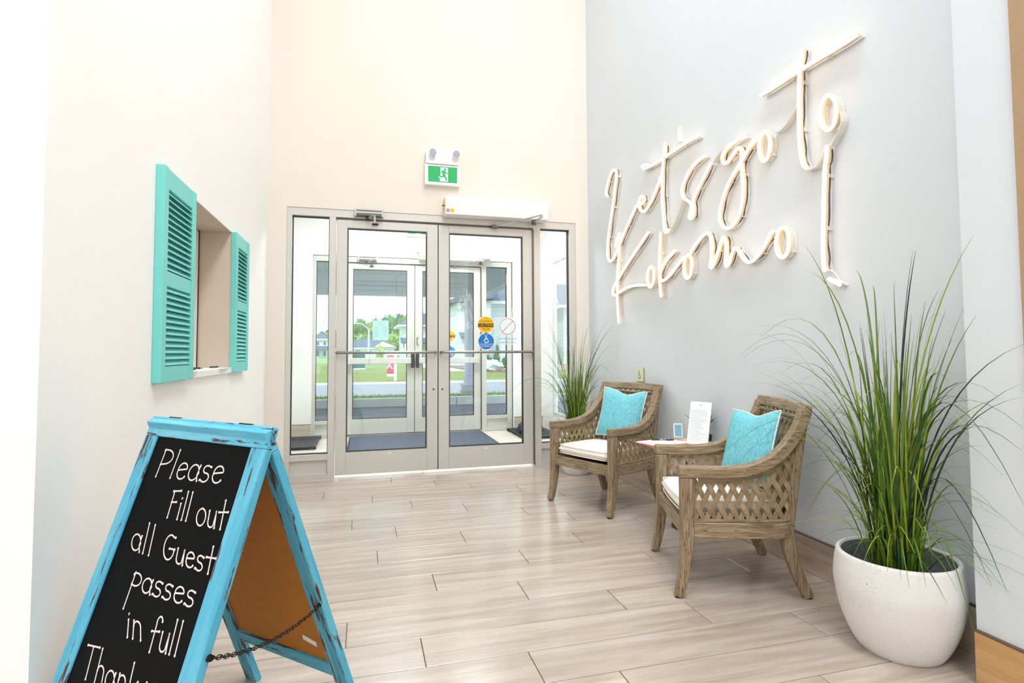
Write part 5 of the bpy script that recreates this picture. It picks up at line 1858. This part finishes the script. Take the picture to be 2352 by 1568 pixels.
# houses
def win(parent, x0, x1, z0, z1, y, depth=0.08, cross=True):
    f = MB()
    e = 0.09
    f.box(x0 - e, x0, y - depth, y, z0 - e, z1 + e).box(x1, x1 + e, y - depth, y, z0 - e, z1 + e).box(x0, x1, y - depth, y, z1, z1 + e).box(x0, x1, y - depth, y, z0 - e, z0)
    if cross:
        f.box((x0 + x1) / 2 - 0.03, (x0 + x1) / 2 + 0.03, y - depth, y, z0, z1)
    w_ = f.build('window', 'house_trim', parent)
    MB().box(x0, x1, y - 0.03, y - 0.005, z0, z1).build('pane', 'window_glass', w_)


def gable_roof(parent, x0, x1, y0, y1, ze, zr, mat, ov=0.4, hip=0.0):
    xm0, xm1 = x0 - ov + hip, x1 + ov - hip
    ym = (y0 + y1) / 2
    v = [(x0 - ov, y0 - ov, ze), (x1 + ov, y0 - ov, ze), (x1 + ov, y1 + ov, ze), (x0 - ov, y1 + ov, ze), (xm0, ym, zr), (xm1, ym, zr)]
    MB().add(v, [(0, 1, 5, 4), (2, 3, 4, 5), (1, 2, 5), (3, 0, 4), (3, 2, 1, 0)]).build('roof', mat, parent)
    MB().box(x0 - ov, x1 + ov, y0 - ov, y1 + ov, ze - 0.22, ze).build('eave', 'house_trim', parent)


# big two storey house to the right
Y0 = 40.0
xa = at(1048, 700, Y0).x
xb = xa + 7.2
h1 = thing('two_storey_house', 'pale blue two storey house with a slate roof behind the porch column', 'house', (0, 0, 0))
ze = at(1140, 692, Y0 + 1.5).z
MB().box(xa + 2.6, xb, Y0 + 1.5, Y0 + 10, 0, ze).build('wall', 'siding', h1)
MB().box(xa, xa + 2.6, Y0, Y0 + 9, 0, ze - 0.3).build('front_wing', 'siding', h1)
gable_roof(h1, xa + 2.6, xb, Y0 + 1.5, Y0 + 10, ze, ze + 2.9, 'roof_blue', 0.5)
v0, v1 = xa - 0.5, xa + 3.0
MB().prism([(v0, ze - 0.35), (v1, ze + 0.1), (v1, ze + 1.3), (v0, ze - 0.1)], 'y', Y0 - 0.5, Y0 + 9).build('wing_roof', 'roof_blue', h1)
for x0 in (xa + 0.9,):
    win(h1, x0, x0 + 0.55, 2.9, 4.0, Y0, cross=False)
    win(h1, x0, x0 + 0.55, 0.6, 1.9, Y0, cross=False)
MB().prism([(Y0 - 0.5, 3.95), (Y0, 4.45), (Y0, 4.52), (Y0 - 0.55, 4.0)], 'x', xa + 0.5, xa + 1.9).build('window_awning', 'roof_blue', h1)
MB().prism([(Y0 - 1.0, 2.1), (Y0, 2.45), (Y0, 2.53), (Y0 - 1.05, 2.16)], 'x', xa + 0.2, xa + 2.4).build('door_awning', 'roof_blue', h1)
MB().box(xa + 2.0, xa + 2.2, Y0 - 0.95, Y0 - 0.85, 0, 2.2).build('awning_post', 'house_trim', h1)
for x0 in (xa + 5.0,):
    win(h1, x0, x0 + 1.1, 2.9, 4.1, Y0 + 1.5)
for i in range(7):
    MB().box(xa - 0.6 - 0.08 * i - 0.02, xa - 0.6 - 0.08 * i + 0.02, Y0 + 3, Y0 + 3.05, 2.4, 3.3).build('balcony_bar', 'house_trim', h1)
MB().box(xa - 1.2, xa, Y0 + 2.9, Y0 + 4.5, 2.28, 2.4).build('balcony', 'house_trim', h1)

# house in the middle distance
Y1 = 88.0
q0, q1 = at(925, 800, Y1).x, at(925, 800, Y1).x + 14
h2 = thing('corner_house', 'pale two storey house with a grey roof in front of the wooded hill', 'house', (0, 0, 0))
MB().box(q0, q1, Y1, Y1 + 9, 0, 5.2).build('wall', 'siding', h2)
gable_roof(h2, q0, q1, Y1, Y1 + 9, 5.4, 7.6, 'roof_dark', 0.9, hip=3.0)
MB().prism([(Y1 - 2.2, 2.5), (Y1, 3.2), (Y1, 3.4), (Y1 - 2.3, 2.6)], 'x', q0 - 0.4, q0 + 6).build('porch_roof', 'roof_dark', h2)
for i in range(3):
    MB().box(q0 + 0.2 + i * 2.2, q0 + 0.4 + i * 2.2, Y1 - 2.1, Y1 - 1.9, 0, 2.5).build('porch_post', 'house_trim', h2)
for x0 in (q0 + 1.2, q0 + 3.6, q0 + 6.2):
    win(h2, x0, x0 + 1.0, 3.7, 4.8, Y1)
    win(h2, x0, x0 + 1.0, 0.8, 2.1, Y1)

# low house with a long dark roof
Y2 = 128.0
q0, q1 = at(795, 800, Y2).x, at(905, 800, Y2).x
h3 = thing('low_house', 'long low house with a dark slate roof behind the street lamp', 'house', (0, 0, 0))
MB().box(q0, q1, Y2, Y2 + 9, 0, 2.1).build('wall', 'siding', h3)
gable_roof(h3, q0, q1, Y2, Y2 + 9, 2.2, 4.3, 'roof_dark', 0.5, hip=3.0)
MB().prism([(q1 - 4.5, 2.3), (q1 - 2.6, 3.6), (q1 + 0.6, 2.3)], 'y', Y2 - 1.2, Y2 + 3).build('white_gable', 'roof_white', h3)
for x0 in (q0 + 2.2, q0 + 4.6, q0 + 7.0):
    win(h3, x0, x0 + 0.8, 0.9, 1.7, Y2, cross=False)
# far white house on the left
Y3 = 118.0
q0, q1 = at(715, 790, Y3).x, at(756, 790, Y3).x
h4 = thing('white_house', 'white two storey house with a grey roof beyond the left sidelight', 'house', (0, 0, 0))
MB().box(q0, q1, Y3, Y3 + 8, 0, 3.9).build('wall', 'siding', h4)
gable_roof(h4, q0, q1, Y3, Y3 + 8, 3.95, 5.6, 'roof_dark', 0.5, hip=2.4)
MB().prism([(Y3 - 1.8, 1.7), (Y3, 2.3), (Y3, 2.45), (Y3 - 1.9, 1.8)], 'x', q0 + 0.5, q1).build('porch_roof', 'roof_dark', h4)
for x0 in (q0 + 1.0, q0 + 2.3):
    win(h4, x0, x0 + 0.55, 2.6, 3.4, Y3, cross=False)
    win(h4, x0, x0 + 0.55, 0.4, 1.5, Y3, cross=False)
# neighbour seen through the vestibule side window
h5 = thing('grey_roof_house', 'house with a slate roof seen through the vestibule side window', 'house', (0, 0, 0))
q0 = at(1294, 700, 44).x
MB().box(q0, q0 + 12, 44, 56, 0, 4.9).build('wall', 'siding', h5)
gable_roof(h5, q0, q0 + 12, 44, 56, 5.0, 7.6, 'roof_blue', 0.6)
win(h5, q0 + 0.7, q0 + 1.6, 3.0, 4.3, 44)
win(h5, q0 + 3.7, q0 + 4.9, 3.0, 4.3, 44)


# trees and shrubs
def blob(bm_, c, r, rz, sub, seed, amp=0.28):
    o = Vector((seed * 3.1, seed * 7.7, seed * 1.9))
    g = bmesh.ops.create_icosphere(bm_, subdivisions=sub, radius=1.0)
    for v in g['verts']:
        d = v.co.copy()
        k_ = 1 + amp * noise.noise(d * 2.0 + o) + amp * 0.7 * noise.noise(d * 5.5 + o) + amp * 0.4 * noise.noise(d * 12 + o)
        v.co = Vector((c[0] + d.x * r * k_, c[1] + d.y * r * k_, c[2] + d.z * rz * k_))


LIGHTER = {'leaf_a': 'leaf_b', 'leaf_b': 'leaf_d', 'leaf_c': 'leaf_a', 'leaf_d': 'leaf_b'}


def tree(label, x, y, h, r, seed, mat, z0=0.0):
    t_ = thing('leafy_tree', label, 'tree', (x, y, z0), group='trees on the far hillside')
    rr = random.Random(seed)
    bm_ = bmesh.new()
    blob(bm_, (0, 0, h * 0.62), r * 0.75, h * 0.38, 3, seed)
    for i in range(9):
        a = rr.uniform(0, 2 * PI)
        q = rr.uniform(0.4, 0.75) * r
        blob(bm_, (q * math.cos(a), q * math.sin(a), h * rr.uniform(0.35, 0.82)), r * rr.uniform(0.3, 0.48), r * rr.uniform(0.28, 0.42), 3, seed + i * 1.3)
    me_ = bpy.data.meshes.new('crown')
    bm_.to_mesh(me_)
    bm_.free()
    link('crown', me_, mat, t_)
    # loose leaf sprays standing off the crown
    lv = MB()
    cs = [v.co.copy() for v in me_.vertices]
    cen = Vector((0, 0, h * 0.6))
    for i in range(2400):
        c_ = cs[rr.randrange(len(cs))]
        c_ = c_ + (c_ - cen).normalized() * rr.uniform(0.05, 0.4)
        s_ = rr.uniform(0.2, 0.5)
        tri = [c_ + Vector((rr.uniform(-1, 1), rr.uniform(-1, 1), rr.uniform(-1, 1))) * s_ for _ in range(3)]
        lv.add(tri, [(0, 1, 2)])
    me2 = bpy.data.meshes.new('leaf_sprays')
    me2.from_pydata(lv.v, [], lv.f)
    link('leaf_sprays', me2, LIGHTER[mat], t_)['kind'] = 'stuff'
    MB().lathe([(r * 0.07, 0), (r * 0.04, h * 0.5)], 8).build('trunk', 'trunk', t_)


specs = [  # pixel of the crown top, depth, material
    (742, 764, 178, 'leaf_d', 'yellow green tree behind the white house'),
    (760, 757, 190, 'leaf_c', 'dark tree to the right of the yellow green one behind the white house'),
    (808, 741, 170, 'leaf_b', 'rounded light green tree at the left end of the wood'),
    (828, 735, 178, 'leaf_a', 'mid green tree behind the street lamp arm'),
    (846, 742, 168, 'leaf_b', 'light green tree behind the street lamp pole'),
    (862, 735, 176, 'leaf_a', 'mid green tree above the hours sheet'),
    (884, 732, 182, 'leaf_c', 'dark green tree right of the hours sheet'),
    (898, 728, 175, 'leaf_a', 'tall mid green tree on the hill crest'),
    (918, 724, 184, 'leaf_c', 'tall dark green tree on the hill crest'),
    (938, 721, 190, 'leaf_a', 'tallest tree on the hill crest beside the door stile'),
    (962, 718, 186, 'leaf_c', 'dark tree seen in the strip beside the meeting stile'),
    (988, 716, 190, 'leaf_a', 'tree hidden mostly by the meeting stiles'),
    (1040, 735, 190, 'leaf_b', 'light tree beside the two storey house balcony'),
    (905, 768, 150, 'leaf_b', 'light green tree in front of the hill beside the corner house'),
    (880, 772, 158, 'leaf_d', 'yellow green tree behind the low house gable'),
    (830, 772, 160, 'leaf_d', 'yellow green tree behind the low house'),
]
for i, (u, v, Yt, mt_, lb) in enumerate(specs):
    Yt = Yt if i > 11 else (168, 184, 200)[i % 3]
    top = at(u, v, Yt)
    tree(lb, top.x, Yt, max(5.0, top.z * 1.02), 2.3 if i in (3, 6) else 2.9 if i < 12 else 2.8, i + 2, mt_)
for i, (x, y, h) in enumerate(((20.5, 66, 5.2), (47, 70, 9))):
    tree(('green tree left of the neighbour seen through the side window', 'green tree right of the neighbour seen through the side window')[i], x, y, h, 3.2, 40 + i, 'leaf_a')


def shrub(name, label, x, y, h, r, seed, mat, n=5):
    bm_ = bmesh.new()
    rr = random.Random(seed)
    for i in range(n):
        q = i / max(1, n - 1)
        blob(bm_, (rr.uniform(-0.25, 0.25) * r, rr.uniform(-0.25, 0.25) * r, h * (0.12 + 0.76 * q)), r * (1.0 - 0.72 * q), h * 0.2, 2, seed + i, 0.35)
    for v in bm_.verts:
        v.co.z = max(0, v.co.z)
    me_ = bpy.data.meshes.new(name)
    bm_.to_mesh(me_)
    bm_.free()
    o = link(name, me_, mat)
    o.location = (x, y, 0.1 if y < 40 else 0.02)
    return tag(o, label, 'shrub')


struct('planting_bed', MB().box(5.5, 26, 27.5, 40, 0.02, 0.10), 'mulch')
struct('path', MB().box(3.9, 5.4, 30, 60, 0.02, 0.06), 'concrete')
p = at(1141, 850, 31)
shrub('conical_conifer', 'slim conical conifer in the planting bed beside the house', p.x, 31, 1.45, 0.2, 3, 'hedge', 8)
p = at(1127, 840, 33)
shrub('round_bush', 'round clipped bush left of the conifer', p.x - 0.1, 33, 0.8, 0.32, 5, 'hedge', 4)
p = at(1156, 840, 33)
shrub('round_bush', 'round clipped bush right of the conifer', p.x + 0.12, 33, 0.75, 0.3, 8, 'hedge', 4)
p = at(893, 815, 60)
shrub('young_tree', 'small young tree on the lawn edge behind the for sale sign', at(874, 810, 58).x, 58, 1.9, 0.5, 9, 'leaf_d', 6)
p = at(1128, 850, 28.2)
bm_ = bmesh.new()
blob(bm_, (0, 0, 0.22), 0.62, 0.34, 3, 12, 0.3)
for v in bm_.verts:
    v.co.z = max(0, v.co.z)
me_ = bpy.data.meshes.new('boulder')
bm_.to_mesh(me_)
bm_.free()
rk = link('boulder', me_, 'rock', smooth=True)
rk.location = (p.x, 28.2, 0.1)
tag(rk, 'pale grey boulder in the mulch bed below the bushes', 'rock')
